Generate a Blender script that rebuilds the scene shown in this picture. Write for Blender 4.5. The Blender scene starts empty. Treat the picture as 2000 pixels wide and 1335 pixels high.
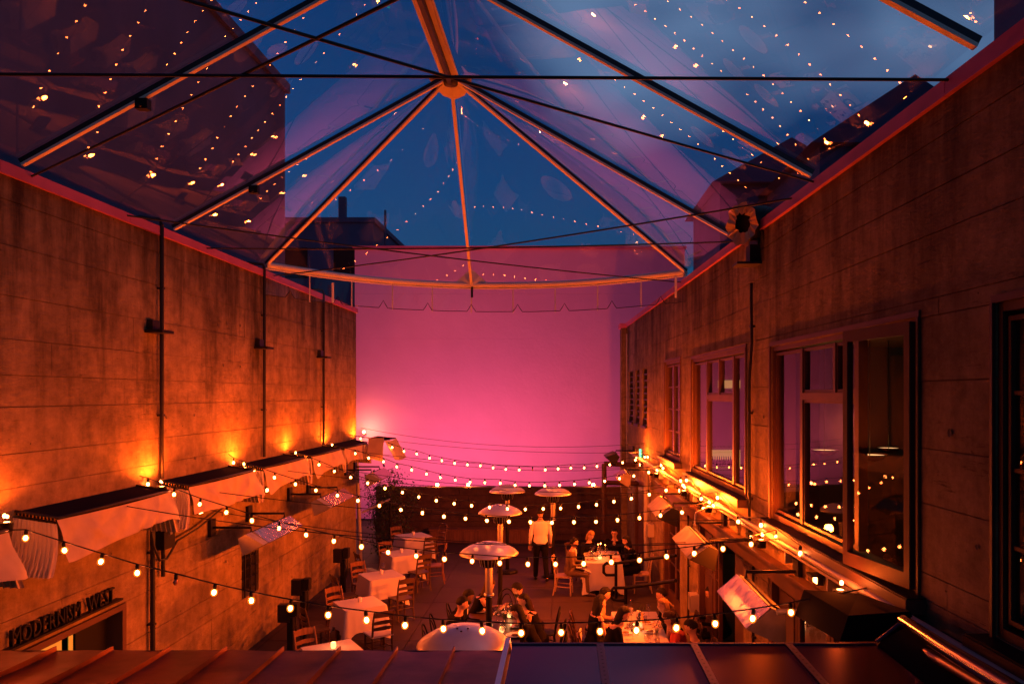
import bpy, bmesh, math, random
from mathutils import Vector, Matrix, noise
random.seed(11)
R = math.radians
sc = bpy.context.scene
COL = sc.collection
# ------------------------------------------------------------------ camera, sky, sun, exposure
cam_d = bpy.data.cameras.new('camera'); cam = bpy.data.objects.new('camera', cam_d); COL.objects.link(cam)
cam.location = (0, 0, 4.7); cam.rotation_euler = (R(90), 0, 0)
cam_d.sensor_width = 36; cam_d.lens = 27.0
cam_d.shift_x = -0.05; cam_d.shift_y = 0.05125
cam_d.clip_start = 0.05; cam_d.clip_end = 2000
sc.camera = cam
SUN_EL, SUN_ROT = R(1.0), R(150)
SKY_STRENGTH = 0.15
w = bpy.data.worlds.new("World"); sc.world = w; w.use_nodes = True
nt = w.node_tree; N = nt.nodes; L = nt.links; N.clear()
out = N.new('ShaderNodeOutputWorld'); bg = N.new('ShaderNodeBackground'); bg.inputs[1].default_value = SKY_STRENGTH
sky = N.new('ShaderNodeTexSky'); sky.sky_type = 'NISHITA'; sky.sun_disc = False
sky.sun_elevation = SUN_EL; sky.sun_rotation = SUN_ROT; sky.altitude = 30; sky.ozone_density = 4.0; sky.dust_density = 0.4
tc = N.new('ShaderNodeTexCoord')
mp = N.new('ShaderNodeMapping'); mp.inputs['Scale'].default_value = (1.1, 1.1, 2.0); mp.inputs['Location'].default_value = (0.62, 9.4, 2.2)
nz = N.new('ShaderNodeTexNoise'); nz.inputs['Scale'].default_value = 1.3; nz.inputs['Detail'].default_value = 4; nz.inputs['Roughness'].default_value = 0.45
cr = N.new('ShaderNodeValToRGB'); cr.color_ramp.elements[0].position = 0.55; cr.color_ramp.elements[1].position = 0.86
cr.color_ramp.elements[0].color = (0, 0, 0, 1); cr.color_ramp.elements[1].color = (1, 1, 1, 1)
tint = N.new('ShaderNodeMix'); tint.data_type = 'RGBA'; tint.blend_type = 'MULTIPLY'; tint.inputs[0].default_value = 1.0
tint.inputs[7].default_value = (0.36, 0.86, 1.22, 1)
cl = N.new('ShaderNodeMix'); cl.data_type = 'RGBA'; cl.blend_type = 'MIX'
cl.inputs[7].default_value = (2.3, 3.7, 5.8, 1)
L.new(tc.outputs['Generated'], mp.inputs[0]); L.new(mp.outputs[0], nz.inputs[0]); L.new(nz.outputs[0], cr.inputs[0])
L.new(sky.outputs[0], tint.inputs[6]); L.new(tint.outputs[2], cl.inputs[6]); L.new(cr.outputs[0], cl.inputs[0])
L.new(cl.outputs[2], bg.inputs[0]); L.new(bg.outputs[0], out.inputs[0])
sd = bpy.data.lights.new('sun', 'SUN'); so = bpy.data.objects.new('sun', sd); COL.objects.link(so)
sd.energy = 0.01; sd.angle = R(3); sd.color = (1, 0.75, 0.6)
so.rotation_euler = (R(90) - SUN_EL, 0, R(180) - SUN_ROT)
sc.view_settings.view_transform = 'Standard'; sc.view_settings.look = 'None'
sc.view_settings.exposure = 0.0; sc.view_settings.gamma = 1.0; sc.view_settings.use_curve_mapping = False
sc.render.engine = 'CYCLES'
sc.cycles.max_bounces = 7; sc.cycles.transparent_max_bounces = 16; sc.cycles.caustics_reflective = False; sc.cycles.caustics_refractive = False
sc.cycles.sample_clamp_indirect = 4.0

ORANGE = (1.0, 0.105, 0.006)
WASH = [150, 118, 84, 50]; WASHC = (1.0, 0.15, 0.24)
UPL = [60, 150, 190, 200, 200, 300]; UPR = [6, 125, 260, 300, 300, 180]; FILL_R = [460, 1200, 1600, 1550, 1200, 620]; FILL_L = [220, 850, 1250, 1300, 900]  # last two lists power the added floods on the right and left
# ------------------------------------------------------------------ helpers
def mat(name, base=(0.5, 0.5, 0.5), rough=0.6, metal=0.0, emis=None, estr=0.0, bump=0.0, bscale=30.0, var=0.0, vscale=3.0, vmap=None, spec=None, stretch=None, sheen=0.0):
    m = bpy.data.materials.new(name); m.use_nodes = True
    t = m.node_tree; b = t.nodes['Principled BSDF']
    b.inputs['Base Color'].default_value = (*base, 1); b.inputs['Roughness'].default_value = rough; b.inputs['Metallic'].default_value = metal
    if spec is not None: b.inputs['Specular IOR Level'].default_value = spec
    if emis: b.inputs['Emission Color'].default_value = (*emis, 1); b.inputs['Emission Strength'].default_value = estr
    if var or bump:
        g = t.nodes.new('ShaderNodeNewGeometry') if vmap == 'world' else t.nodes.new('ShaderNodeTexCoord')
        src = g.outputs['Position'] if vmap == 'world' else g.outputs['Object']
        mpn = t.nodes.new('ShaderNodeMapping'); mpn.inputs['Scale'].default_value = stretch or (1, 1, 1)
        t.links.new(src, mpn.inputs[0]); src = mpn.outputs[0]
    if var:
        n = t.nodes.new('ShaderNodeTexNoise'); n.inputs['Scale'].default_value = vscale; n.inputs['Detail'].default_value = 6
        t.links.new(src, n.inputs[0])
        c = t.nodes.new('ShaderNodeValToRGB')
        c.color_ramp.elements[0].position = 0.3; c.color_ramp.elements[1].position = 0.72
        lo = [max(0, x * (1 - var)) for x in base]; hi = [min(1, x * (1 + var)) for x in base]
        c.color_ramp.elements[0].color = (*lo, 1); c.color_ramp.elements[1].color = (*hi, 1)
        t.links.new(n.outputs[0], c.inputs[0]); t.links.new(c.outputs[0], b.inputs['Base Color'])
    if bump:
        n2 = t.nodes.new('ShaderNodeTexNoise'); n2.inputs['Scale'].default_value = bscale; n2.inputs['Detail'].default_value = 5
        t.links.new(src, n2.inputs[0])
        bp = t.nodes.new('ShaderNodeBump'); bp.inputs['Strength'].default_value = bump; bp.inputs['Distance'].default_value = 0.02
        t.links.new(n2.outputs[0], bp.inputs['Height']); t.links.new(bp.outputs[0], b.inputs['Normal'])
    return m

def concrete(name, base=(0.34, 0.25, 0.13), dark=0.8):
    m = bpy.data.materials.new(name); m.use_nodes = True
    t = m.node_tree; b = t.nodes['Principled BSDF']; b.inputs['Roughness'].default_value = 0.85; b.inputs['Specular IOR Level'].default_value = 0.25
    g = t.nodes.new('ShaderNodeNewGeometry')
    def nn(scale, stretch, detail=6, rough=0.6):
        mpn = t.nodes.new('ShaderNodeMapping'); mpn.inputs['Scale'].default_value = stretch
        t.links.new(g.outputs['Position'], mpn.inputs[0])
        n = t.nodes.new('ShaderNodeTexNoise'); n.inputs['Scale'].default_value = scale; n.inputs['Detail'].default_value = detail; n.inputs['Roughness'].default_value = rough
        t.links.new(mpn.outputs[0], n.inputs[0]); return n.outputs[0]
    def ramp(src, p0, p1, c0, c1):
        c = t.nodes.new('ShaderNodeValToRGB'); c.color_ramp.elements[0].position = p0; c.color_ramp.elements[1].position = p1
        c.color_ramp.elements[0].color = (c0, c0, c0, 1); c.color_ramp.elements[1].color = (c1, c1, c1, 1); t.links.new(src, c.inputs[0]); return c.outputs[0]
    def mul(a, bb):
        x = t.nodes.new('ShaderNodeMix'); x.data_type = 'RGBA'; x.blend_type = 'MULTIPLY'; x.inputs[0].default_value = 1
        t.links.new(a, x.inputs[6]); t.links.new(bb, x.inputs[7]); return x.outputs[2]
    streak = ramp(nn(1.0, (3.0, 2.2, 0.75), 8, .7), 0.36, 0.62, dark, 1.0)      # rain streaks running down
    fine = ramp(nn(1.0, (18, 11, 1.6), 5, .6), 0.3, 0.7, 0.86, 1.04)
    blot = ramp(nn(0.75, (1, 1, 1), 8, .68), 0.33, 0.62, 0.6, 1.08)
    mott = ramp(nn(3.6, (1, 1, 1.3), 9, .72), 0.34, 0.62, 0.62, 1.10)
    pits = ramp(nn(15, (1, 1, 1), 2, .5), 0.22, 0.27, 0.3, 1.0)
    cracks = ramp(nn(1.0, (1.2, 1.0, 9), 6, .75), 0.31, 0.37, 0.38, 1.0)
    # heavy run-off stains hanging from the coping
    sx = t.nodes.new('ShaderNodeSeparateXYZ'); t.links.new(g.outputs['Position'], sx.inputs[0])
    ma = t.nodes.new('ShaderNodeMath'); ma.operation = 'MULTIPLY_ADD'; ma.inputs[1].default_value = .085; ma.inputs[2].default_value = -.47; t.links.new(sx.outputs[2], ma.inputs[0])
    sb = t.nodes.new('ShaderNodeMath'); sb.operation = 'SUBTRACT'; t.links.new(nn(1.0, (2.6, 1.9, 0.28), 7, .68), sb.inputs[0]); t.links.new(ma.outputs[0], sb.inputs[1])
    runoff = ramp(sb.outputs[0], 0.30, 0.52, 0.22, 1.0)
    col = t.nodes.new('ShaderNodeRGB'); col.outputs[0].default_value = (*base, 1)
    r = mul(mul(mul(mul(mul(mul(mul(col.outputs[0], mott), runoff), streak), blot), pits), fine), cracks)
    t.links.new(r, b.inputs['Base Color'])
    bp = t.nodes.new('ShaderNodeBump'); bp.inputs['Strength'].default_value = 0.65; bp.inputs['Distance'].default_value = 0.03
    t.links.new(nn(9, (1, 1, 2.5), 8, .65), bp.inputs['Height']); t.links.new(bp.outputs[0], b.inputs['Normal'])
    return m

def glassy(name, ior=1.5, rough=0.02, tint=(1, 1, 1), haze=0.0, hazecol=(.8, .8, .8), mult=1.0, bump=0.0):
    m = bpy.data.materials.new(name); m.use_nodes = True
    t = m.node_tree; t.nodes.clear()
    o = t.nodes.new('ShaderNodeOutputMaterial'); tr = t.nodes.new('ShaderNodeBsdfTransparent'); tr.inputs[0].default_value = (*tint, 1)
    gl = t.nodes.new('ShaderNodeBsdfGlossy'); gl.inputs['Roughness'].default_value = rough
    lw = t.nodes.new('ShaderNodeLayerWeight'); lw.inputs[0].default_value = 0.5
    pw = t.nodes.new('ShaderNodeMath'); pw.operation = 'POWER'; pw.inputs[1].default_value = 5.2
    f0 = ((ior - 1) / (ior + 1)) ** 2 * mult
    mu = t.nodes.new('ShaderNodeMath'); mu.operation = 'MULTIPLY_ADD'; mu.inputs[1].default_value = 1 - f0; mu.inputs[2].default_value = f0; mu.use_clamp = True
    mx = t.nodes.new('ShaderNodeMixShader')
    t.links.new(lw.outputs['Facing'], pw.inputs[0]); t.links.new(pw.outputs[0], mu.inputs[0]); t.links.new(mu.outputs[0], mx.inputs[0]); t.links.new(gl.outputs[0], mx.inputs[2])
    if haze:
        df = t.nodes.new('ShaderNodeBsdfDiffuse'); df.inputs[0].default_value = (*hazecol, 1)
        m2 = t.nodes.new('ShaderNodeMixShader'); m2.inputs[0].default_value = haze
        t.links.new(tr.outputs[0], m2.inputs[1]); t.links.new(df.outputs[0], m2.inputs[2]); t.links.new(m2.outputs[0], mx.inputs[1])
    else: t.links.new(tr.outputs[0], mx.inputs[1])
    if bump:
        g = t.nodes.new('ShaderNodeNewGeometry'); n = t.nodes.new('ShaderNodeTexNoise'); n.inputs['Scale'].default_value = 1.6; n.inputs['Detail'].default_value = 1
        t.links.new(g.outputs['Position'], n.inputs[0])
        bp = t.nodes.new('ShaderNodeBump'); bp.inputs['Strength'].default_value = bump; bp.inputs['Distance'].default_value = 0.05
        t.links.new(n.outputs[0], bp.inputs['Height']); t.links.new(bp.outputs[0], gl.inputs['Normal'])
    t.links.new(mx.outputs[0], o.inputs[0]); return m

M = {}
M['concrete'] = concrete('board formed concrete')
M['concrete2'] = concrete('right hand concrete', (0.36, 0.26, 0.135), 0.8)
M['groove'] = mat('concrete joint', (0.13, 0.10, 0.07), .9)
M['cap'] = mat('metal coping with magenta light', (0.60, 0.13, 0.24), .45, .1, var=.15, vscale=2)  # magenta light falling on the coping is put into this base colour
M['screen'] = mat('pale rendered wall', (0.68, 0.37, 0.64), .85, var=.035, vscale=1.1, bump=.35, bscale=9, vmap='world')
M['darkblock'] = mat('dark stained block', (0.10, 0.055, 0.035), .85, var=.35, vscale=4, bump=.3, bscale=25, vmap='world')
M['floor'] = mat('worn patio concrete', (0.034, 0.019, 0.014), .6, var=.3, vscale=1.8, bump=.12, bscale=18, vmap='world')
M['earth'] = mat('earth', (0.06, 0.05, 0.045), .95, var=.2)
M['steel'] = mat('dark steel', (0.025, 0.022, 0.022), .45, .6)
M['black'] = mat('black enamel', (0.010, 0.009, 0.009), .5, .0, spec=.2)
M['blackmatte'] = mat('black cloth', (0.006, 0.005, 0.006), .95, spec=.1)
M['tent'] = mat('painted tent steel', (0.80, 0.74, 0.62), .5, .0, var=.06)
M['tentdark'] = mat('keder rail', (0.03, 0.03, 0.035), .5, .4)
M['cable'] = mat('cable', (0.01, 0.01, 0.012), .6)
M['canvas'] = mat('off white canvas', (0.50, 0.37, 0.22), .9, var=.12, vscale=5, bump=.1, bscale=60)
M['darktop'] = mat('dark canopy liner', (0.010, 0.005, 0.012), .95, spec=.1)
M['wood'] = mat('oiled wood', (0.20, 0.09, 0.045), .5, var=.3, vscale=5, stretch=(6, 6, .6), bump=.08, bscale=30)
M['woodl'] = mat('pale beech', (0.48, 0.33, 0.2), .45, var=.12, vscale=6, stretch=(6, 6, .6))
M['woodd'] = mat('dark walnut', (0.07, 0.035, 0.02), .4, var=.2, vscale=5)
M['frame'] = mat('painted timber frame', (0.095, 0.04, 0.022), .5, var=.2, vscale=3, vmap='world', bump=.06, bscale=20)
M['linen'] = mat('white linen', (0.60, 0.56, 0.54), .85, bump=.05, bscale=50)
M['china'] = mat('white china', (0.8, 0.77, 0.74), .2)
M['food'] = mat('plated food', (0.25, 0.12, 0.05), .6, var=.6, vscale=30)
M['glass'] = glassy('drinking glass', 1.5, 0.02, (.93, .93, .93), mult=2.2)
M['bottle'] = mat('bottle glass', (0.01, 0.015, 0.008), .08)
M['wine'] = mat('red wine', (0.05, 0.003, 0.006), .1)
M['beer'] = mat('amber drink', (0.5, 0.22, 0.04), .1)
M['winglass'] = glassy('window glass', 1.5, 0.015, (.80, .80, .80), mult=1.2, bump=.02)
M['vinyl'] = glassy('clear vinyl', 1.55, 0.0, (.93, .93, .95), haze=.005, hazecol=(.55, .28, .9), mult=.85)
M['alu'] = mat('brushed aluminium', (0.72, 0.70, 0.68), .28, 1.0, var=.06, vscale=3)
M['troughskin'] = mat('weathered heater skin', (0.30, 0.24, 0.18), .6, .2, var=.2, vscale=6)
M['hood'] = mat('spun aluminium hood', (0.68, 0.66, 0.65), .38, .75, var=.1, vscale=5)
M['reflector'] = mat('crumpled reflector', (0.74, 0.58, 0.44), .24, 1.0, bump=.5, bscale=7)
M['grey'] = mat('galvanised steel', (0.32, 0.30, 0.28), .5, .5, var=.15, vscale=5)
M['galv'] = mat('painted pipe', (0.42, 0.37, 0.32), .5, .1)
M['roof'] = mat('standing seam copper brown', (0.27, 0.095, 0.04), .34, .9, var=.45, vscale=3.5, bump=.3, bscale=2.6, vmap='world')
M['plum'] = mat('dark gloss hatch sheet', (0.15, 0.018, 0.07), .22, .9, var=.2, vscale=1)
M['strap'] = mat('perforated strap', (0.13, 0.06, 0.10), .4, .5)
M['bulb'] = mat('glowing filament', (1, .6, .3), .3, emis=(1.0, 0.15, 0.03), estr=230)
_m = bpy.data.materials.new('bulb glass with amber halo'); _m.use_nodes = True; _t = _m.node_tree; _t.nodes.clear()
_o = _t.nodes.new('ShaderNodeOutputMaterial'); _a = _t.nodes.new('ShaderNodeBsdfTransparent'); _e = _t.nodes.new('ShaderNodeEmission'); _x = _t.nodes.new('ShaderNodeMixShader')
_e.inputs[0].default_value = (1.0, 0.20, 0.015, 1); _e.inputs[1].default_value = 1.9; _x.inputs[0].default_value = .42  # orange halo around each lit bulb is put into this shell's emission
_t.links.new(_a.outputs[0], _x.inputs[1]); _t.links.new(_e.outputs[0], _x.inputs[2]); _t.links.new(_x.outputs[0], _o.inputs[0]); M['globe'] = _m
M['bulboff'] = mat('unlit bulb', (0.35, 0.15, 0.08), .15)
M['flood'] = mat('lamp face', (1, .6, .3), .3, emis=(1.0, 0.2, 0.04), estr=60)
M['pinkled'] = mat('pink lamp face', (1, .3, .5), .3, emis=(1.0, 0.15, 0.4), estr=6)
M['candle'] = mat('candle glass', (1, .6, .3), .3, emis=(1.0, 0.42, 0.14), estr=2.6)
M['exit'] = mat('green lamp', (0, .5, .3), .3, emis=(0.05, 0.9, 0.5), estr=2.0)
M['leaf'] = mat('leaf', (0.045, 0.075, 0.02), .6, var=.4, vscale=9)
M['bark'] = mat('bark', (0.06, 0.045, 0.03), .9)
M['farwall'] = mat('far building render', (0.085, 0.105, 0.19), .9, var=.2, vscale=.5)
M['room'] = mat('interior paint', (0.16, 0.10, 0.06), .8)
M['roomlit'] = mat('lit bar back', (0.5, 0.35, 0.12), .7, emis=(0.9, 0.5, 0.12), estr=.55)
M['shelflight'] = mat('shelf glow', (0.5, 0.35, 0.12), .7, emis=(1.0, 0.62, 0.28), estr=1.2)
M['brass'] = mat('brass', (0.7, 0.42, 0.15), .25, 1.0)
M['petal'] = mat('petals', (0.75, 0.6, 0.5), .7)
M['tvscreen'] = mat('till screen', (.1, .2, .2), .3, emis=(0.3, 0.85, 0.8), estr=1.5)
M['skin'] = mat('skin', (0.52, 0.30, 0.2), .55)
M['skind'] = mat('deep skin', (0.16, 0.075, 0.045), .5)
M['hairk'] = mat('black hair', (0.012, 0.009, 0.008), .6, spec=.2, bump=.6, bscale=40, stretch=(3, 3, .6))
M['hairb'] = mat('brown hair', (0.06, 0.03, 0.015), .6, spec=.2, bump=.6, bscale=40, stretch=(3, 3, .6))
M['hairy'] = mat('blond hair', (0.32, 0.19, 0.08), .6, spec=.2, bump=.6, bscale=40, stretch=(3, 3, .6))
M['suit'] = mat('black suit', (0.006, 0.005, 0.006), .9, spec=.12)
M['suitbr'] = mat('dark brown jacket', (0.03, 0.014, 0.012), .9, spec=.15)
M['tweed'] = mat('tan tweed', (0.13, 0.085, 0.05), .9, var=.2, vscale=40)
M['shirt'] = mat('white shirt', (0.78, 0.72, 0.68), .8, bump=.15, bscale=9)
M['tanshirt'] = mat('tan shirt', (0.45, 0.28, 0.18), .85)
M['red'] = mat('red top', (0.55, 0.05, 0.03), .8)
M['mouth'] = mat('lips', (0.3, 0.08, 0.06), .5)
M['shoe'] = mat('brown shoe', (0.06, 0.03, 0.02), .35)

class MB:
    def __init__(s): s.v = []; s.f = []; s.sm = []
    def add(s, vs, fs, smooth=False):
        o = len(s.v); s.v += [tuple(v) for v in vs]; s.f += [tuple(i + o for i in f) for f in fs]; s.sm += [smooth] * len(fs); return s
    def hexa(s, p):      # 8 corners: bottom loop 0-3, top loop 4-7
        return s.add(p, [(3, 2, 1, 0), (4, 5, 6, 7), (0, 1, 5, 4), (1, 2, 6, 5), (2, 3, 7, 6), (3, 0, 4, 7)])
    def box(s, c, d, rz=0, m=None):
        x, y, z = [k / 2 for k in d]
        p = [Vector(q) for q in ((-x, -y, -z), (x, -y, -z), (x, y, -z), (-x, y, -z), (-x, -y, z), (x, -y, z), (x, y, z), (-x, y, z))]
        r = m if m is not None else Matrix.Rotation(rz, 3, 'Z')
        return s.hexa([r @ q + Vector(c) for q in p])
    def tube(s, pts, r, n=8, cap=True, smooth=True):
        pts = [Vector(p) for p in pts]; m = len(pts); rs = r if isinstance(r, (list, tuple)) else [r] * m
        rings = []; up = None
        for i, p in enumerate(pts):
            t = (pts[min(i + 1, m - 1)] - pts[max(i - 1, 0)]).normalized()
            if up is None: up = Vector((0, 0, 1)) if abs(t.z) < .9 else Vector((1, 0, 0))
            a = t.cross(up).normalized(); b = a.cross(t).normalized(); up = b
            rr = rs[i]; ra, rb = rr if isinstance(rr, (list, tuple)) else (rr, rr)
            rings.append([p + a * ra * math.cos(2 * math.pi * k / n) + b * rb * math.sin(2 * math.pi * k / n) for k in range(n)])
        vs = [v for g in rings for v in g]
        fs = [(i * n + k, i * n + (k + 1) % n, (i + 1) * n + (k + 1) % n, (i + 1) * n + k) for i in range(m - 1) for k in range(n)]
        s.add(vs, fs, smooth)
        if cap: s.add(rings[0], [tuple(range(n))[::-1]]); s.add(rings[-1], [tuple(range(n))])
        return s
    def lathe(s, prof, c=(0, 0, 0), n=20, smooth=True, axis=None):
        vs = []; m = len(prof); c = Vector(c); rot = axis if axis is not None else Matrix.Identity(3)
        for r, z in prof:
            for k in range(n):
                a = 2 * math.pi * k / n; vs.append(rot @ Vector((r * math.cos(a), r * math.sin(a), z)) + c)
        fs = [(i * n + k, i * n + (k + 1) % n, (i + 1) * n + (k + 1) % n, (i + 1) * n + k) for i in range(m - 1) for k in range(n)]
        return s.add(vs, fs, smooth)
    def ell(s, c, r, n=12, m=8, rot=None):
        vs = []; c = Vector(c); rot = rot or Matrix.Identity(3)
        for i in range(m + 1):
            t = math.pi * i / m
            for k in range(n):
                a = 2 * math.pi * k / n
                vs.append(rot @ Vector((r[0] * math.sin(t) * math.cos(a), r[1] * math.sin(t) * math.sin(a), -r[2] * math.cos(t))) + c)
        fs = [(i * n + k, i * n + (k + 1) % n, (i + 1) * n + (k + 1) % n, (i + 1) * n + k) for i in range(m) for k in range(n)]
        return s.add(vs, fs, True)
    def grid(s, fn, nu, nv, smooth=True):
        vs = [fn(i / nu, j / nv) for j in range(nv + 1) for i in range(nu + 1)]
        fs = [(j * (nu + 1) + i, j * (nu + 1) + i + 1, (j + 1) * (nu + 1) + i + 1, (j + 1) * (nu + 1) + i) for j in range(nv) for i in range(nu)]
        return s.add(vs, fs, smooth)
    def mesh(s, name, m, off=(0, 0, 0)):
        me = bpy.data.meshes.new(name); o = Vector(off)
        me.from_pydata([Vector(v) - o for v in s.v], [], s.f); me.polygons.foreach_set('use_smooth', s.sm); me.update()
        if m is not None: me.materials.append(m)
        return me

def obj(name, mb, m, parent=None, loc=(0, 0, 0), kind=None, world=True):
    """link a mesh; vertices in world coordinates, stored relative to the parent's place"""
    if isinstance(mb, MB):
        off = parent_world(parent) if (parent is not None and world) else (Vector(loc) if world else (0, 0, 0))
        me = mb.mesh(name, m, off)
    else: me = mb
    o = bpy.data.objects.new(name, me); COL.objects.link(o)
    if parent is not None: o.parent = parent
    if parent is None or not world: o.location = loc
    if kind: o['kind'] = kind
    return o
def parent_world(p):
    v = Vector((0, 0, 0))
    while p is not None: v = v + p.location; p = p.parent
    return v
def tag(o, label, cat, group=None, kind=None):
    o['label'] = label; o['category'] = cat
    if group: o['group'] = group
    if kind: o['kind'] = kind
    return o
def thing(name, label, cat, loc=(0, 0, 0), rz=0, group=None):
    o = bpy.data.objects.new(name, None); COL.objects.link(o); o.location = loc; o.rotation_euler = (0, 0, rz); o.empty_display_size = .1
    return tag(o, label, cat, group)
def copy_tree(o, parent=None):
    c = o.copy(); COL.objects.link(c)
    if parent is not None: c.parent = parent
    for ch in KIDS.get(o, None) or [q for q in bpy.data.objects if q.parent == o]: copy_tree(ch, c)
    return c
KIDS = {}
def fast_copy(proto, loc, rz, label, group=None):
    def rec(o, parent):
        c = o.copy(); COL.objects.link(c)
        if parent is not None: c.parent = parent
        for ch in o.children: rec(ch, c)
        return c
    c = rec(proto, None); c.location = loc; c.rotation_euler = (0, 0, rz); c['label'] = label
    if group: c['group'] = group
    return c
def struct(name, mb, m, loc=(0, 0, 0)): return obj(name, mb, m, None, loc, 'structure')
def lamp(name, typ, loc, energy, color, rad=.05, parent=None, rot=None, **k):
    d = bpy.data.lights.new(name, typ); d.energy = energy; d.color = color
    if typ in ('POINT', 'SPOT'): d.shadow_soft_size = rad
    for a, b in k.items(): setattr(d, a, b)
    o = bpy.data.objects.new(name, d); COL.objects.link(o)
    if parent is not None: o.parent = parent; o.location = Vector(loc) - parent_world(parent)
    else: o.location = loc
    if rot: o.rotation_euler = rot
    return o
# picture measurements: courtyard walls in plan
CX, HY, F, H = 1100.0, 770.0, 1500.0, 4.7
XL = -5.8
def XR(y): return 3.0 - 0.04 * y
def yL(px): return XL * F / (px - CX)
def yR(px): return 3.0 / ((px - CX) / F + 0.04)
def P(px, py, y): return Vector(((px - CX) * y / F, y, H - (py - HY) * y / F))
def wall(side, y, z, off=0.0):
    """point on a courtyard wall at depth y, height z, standing off the face into the courtyard"""
    return Vector((XL + off, y, z)) if side == 'L' else Vector((XR(y) - off, y - off * .04, z))
def wbox(mb, side, y0, y1, z0, z1, o0, o1):
    a = [wall(side, y0, z0, o0), wall(side, y1, z0, o0), wall(side, y1, z0, o1), wall(side, y0, z0, o1)]
    b = [wall(side, y0, z1, o0), wall(side, y1, z1, o0), wall(side, y1, z1, o1), wall(side, y0, z1, o1)]
    if side == 'L': a = a[::-1]; b = b[::-1]
    return mb.hexa(a + b)
# ================================================================== GROUND
g = MB(); g.add([(-400, -400, -.06), (400, -400, -.06), (400, 900, -.06), (-400, 900, -.06)], [(0, 1, 2, 3)])
struct('ground', g, M['earth'])
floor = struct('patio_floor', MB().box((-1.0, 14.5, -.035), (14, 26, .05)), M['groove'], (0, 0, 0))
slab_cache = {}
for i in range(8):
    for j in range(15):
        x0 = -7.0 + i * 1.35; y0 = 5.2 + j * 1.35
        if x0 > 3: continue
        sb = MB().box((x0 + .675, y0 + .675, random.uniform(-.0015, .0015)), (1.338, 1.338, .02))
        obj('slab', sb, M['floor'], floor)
# ================================================================== COURTYARD WALLS
def in_open(y, z, ops):
    for a, b, c, d in ops:
        if a - 1e-6 < y < b + 1e-6 and c - 1e-6 < z < d + 1e-6: return True
    return False
def build_wall(name, label, side, y0, y1, ztop, ops, cm, thick=.3, course=.44):
    t = thing(name, label, 'wall', wall(side, y0, 0))
    ys = sorted({y0, y1} | {v for o in ops for v in o[:2] if y0 < v < y1}); zs = sorted({0, ztop} | {v for o in ops for v in o[2:] if 0 < v < ztop})
    bk = MB()
    for zi in range(len(zs) - 1):
        run = None
        for yi in range(len(ys) - 1):
            o = in_open((ys[yi] + ys[yi + 1]) / 2, (zs[zi] + zs[zi + 1]) / 2, ops)
            if not o:
                if run is None: run = ys[yi]
            if run is not None and (o or yi == len(ys) - 2):
                wbox(bk, side, run, ys[yi] if o else ys[yi + 1], zs[zi], zs[zi + 1], -thick, -.014); run = None
    obj('backing', bk, M['groove'], t)
    cz = [0]
    z = 0
    oz = sorted({v for o in ops for v in o[2:] if v > 0})
    while z < ztop - .1:
        nz_ = z + course + random.uniform(-.12, .12)
        for v in oz:
            if z + .12 < v < nz_ + .14: nz_ = v; break
        if nz_ > ztop - .15: nz_ = ztop
        cz.append(nz_); z = nz_
    for k in range(len(cz) - 1):
        a, b = cz[k], cz[k + 1]; yy = y0 + random.uniform(-1.5, 0)
        while yy < y1:
            ln = random.uniform(2.6, 6.5); p, q = max(yy, y0), min(yy + ln, y1); yy += ln
            if q - p < .05: continue
            cuts = [(p, q)]
            for o in ops:
                if o[2] < (a + b) / 2 < o[3]:
                    nc = []
                    for c0, c1 in cuts:
                        if o[1] <= c0 or o[0] >= c1: nc.append((c0, c1)); continue
                        if o[0] > c0: nc.append((c0, o[0]))
                        if o[1] < c1: nc.append((o[1], c1))
                    cuts = nc
            for c0, c1 in cuts:
                if c1 - c0 < .06: continue
                pr = random.uniform(0, .007); gz = random.uniform(.0015, .006)
                obj('concrete_panel', wbox(MB(), side, c0 + .003, c1 - .003, a + gz, b - gz, -.0145, pr), cm, t)
    return t
L_OPS = [(7.4, 10.15, 0, 1.96), (13.85, 14.62, 1.0, 1.98)]
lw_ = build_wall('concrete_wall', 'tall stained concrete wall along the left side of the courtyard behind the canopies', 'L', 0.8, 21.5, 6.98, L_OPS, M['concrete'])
R_OPS = [(22.9, 23.8, 3.87, 5.4), (21.55, 22.3, 3.87, 5.4), (20.1, 20.9, 3.87, 5.4), (15.5, 17.3, 3.34, 5.42), (10.75, 14.4, 3.26, 5.36), (5.95, 9.62, 3.16, 5.3), (2.2, 4.96, 3.14, 5.29),
         (15.6, 17.6, 0, 2.45), (10.9, 13.9, 0, 2.45), (5.9, 9.75, 0, 2.45), (20.2, 22.6, 0, 2.3)]
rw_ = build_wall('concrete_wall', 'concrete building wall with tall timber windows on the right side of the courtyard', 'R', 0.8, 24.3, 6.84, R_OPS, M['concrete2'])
rt_ = random.Random(21)
hole = MB().lathe([(0, .0), (.016, .0), (.02, .004)], (0, 0, 0), 8).mesh('tie_hole', M['groove'])
for side, t, ops, n, y1 in (('L', lw_, L_OPS, 46, 21), ('R', rw_, R_OPS, 46, 24)):
    for k in range(n):
        y = 3.5 + (y1 - 3.5) * rt_.random() ** 1.4; z = rt_.choice([1.0, 1.85, 2.7, 3.7, 4.4, 5.2, 5.9]) + rt_.uniform(-.04, .04)
        if in_open(y, z, [(a - .1, b + .1, c - .1, d + .1) for a, b, c, d in ops]): continue
        h = obj('tie_hole', hole, None, t); h.location = wall(side, y, z, .009) - t.location; h.rotation_euler = (0, R(90 if side == 'L' else -90), 0); h.scale = (rt_.uniform(.7, 1.5),) * 3
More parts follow.
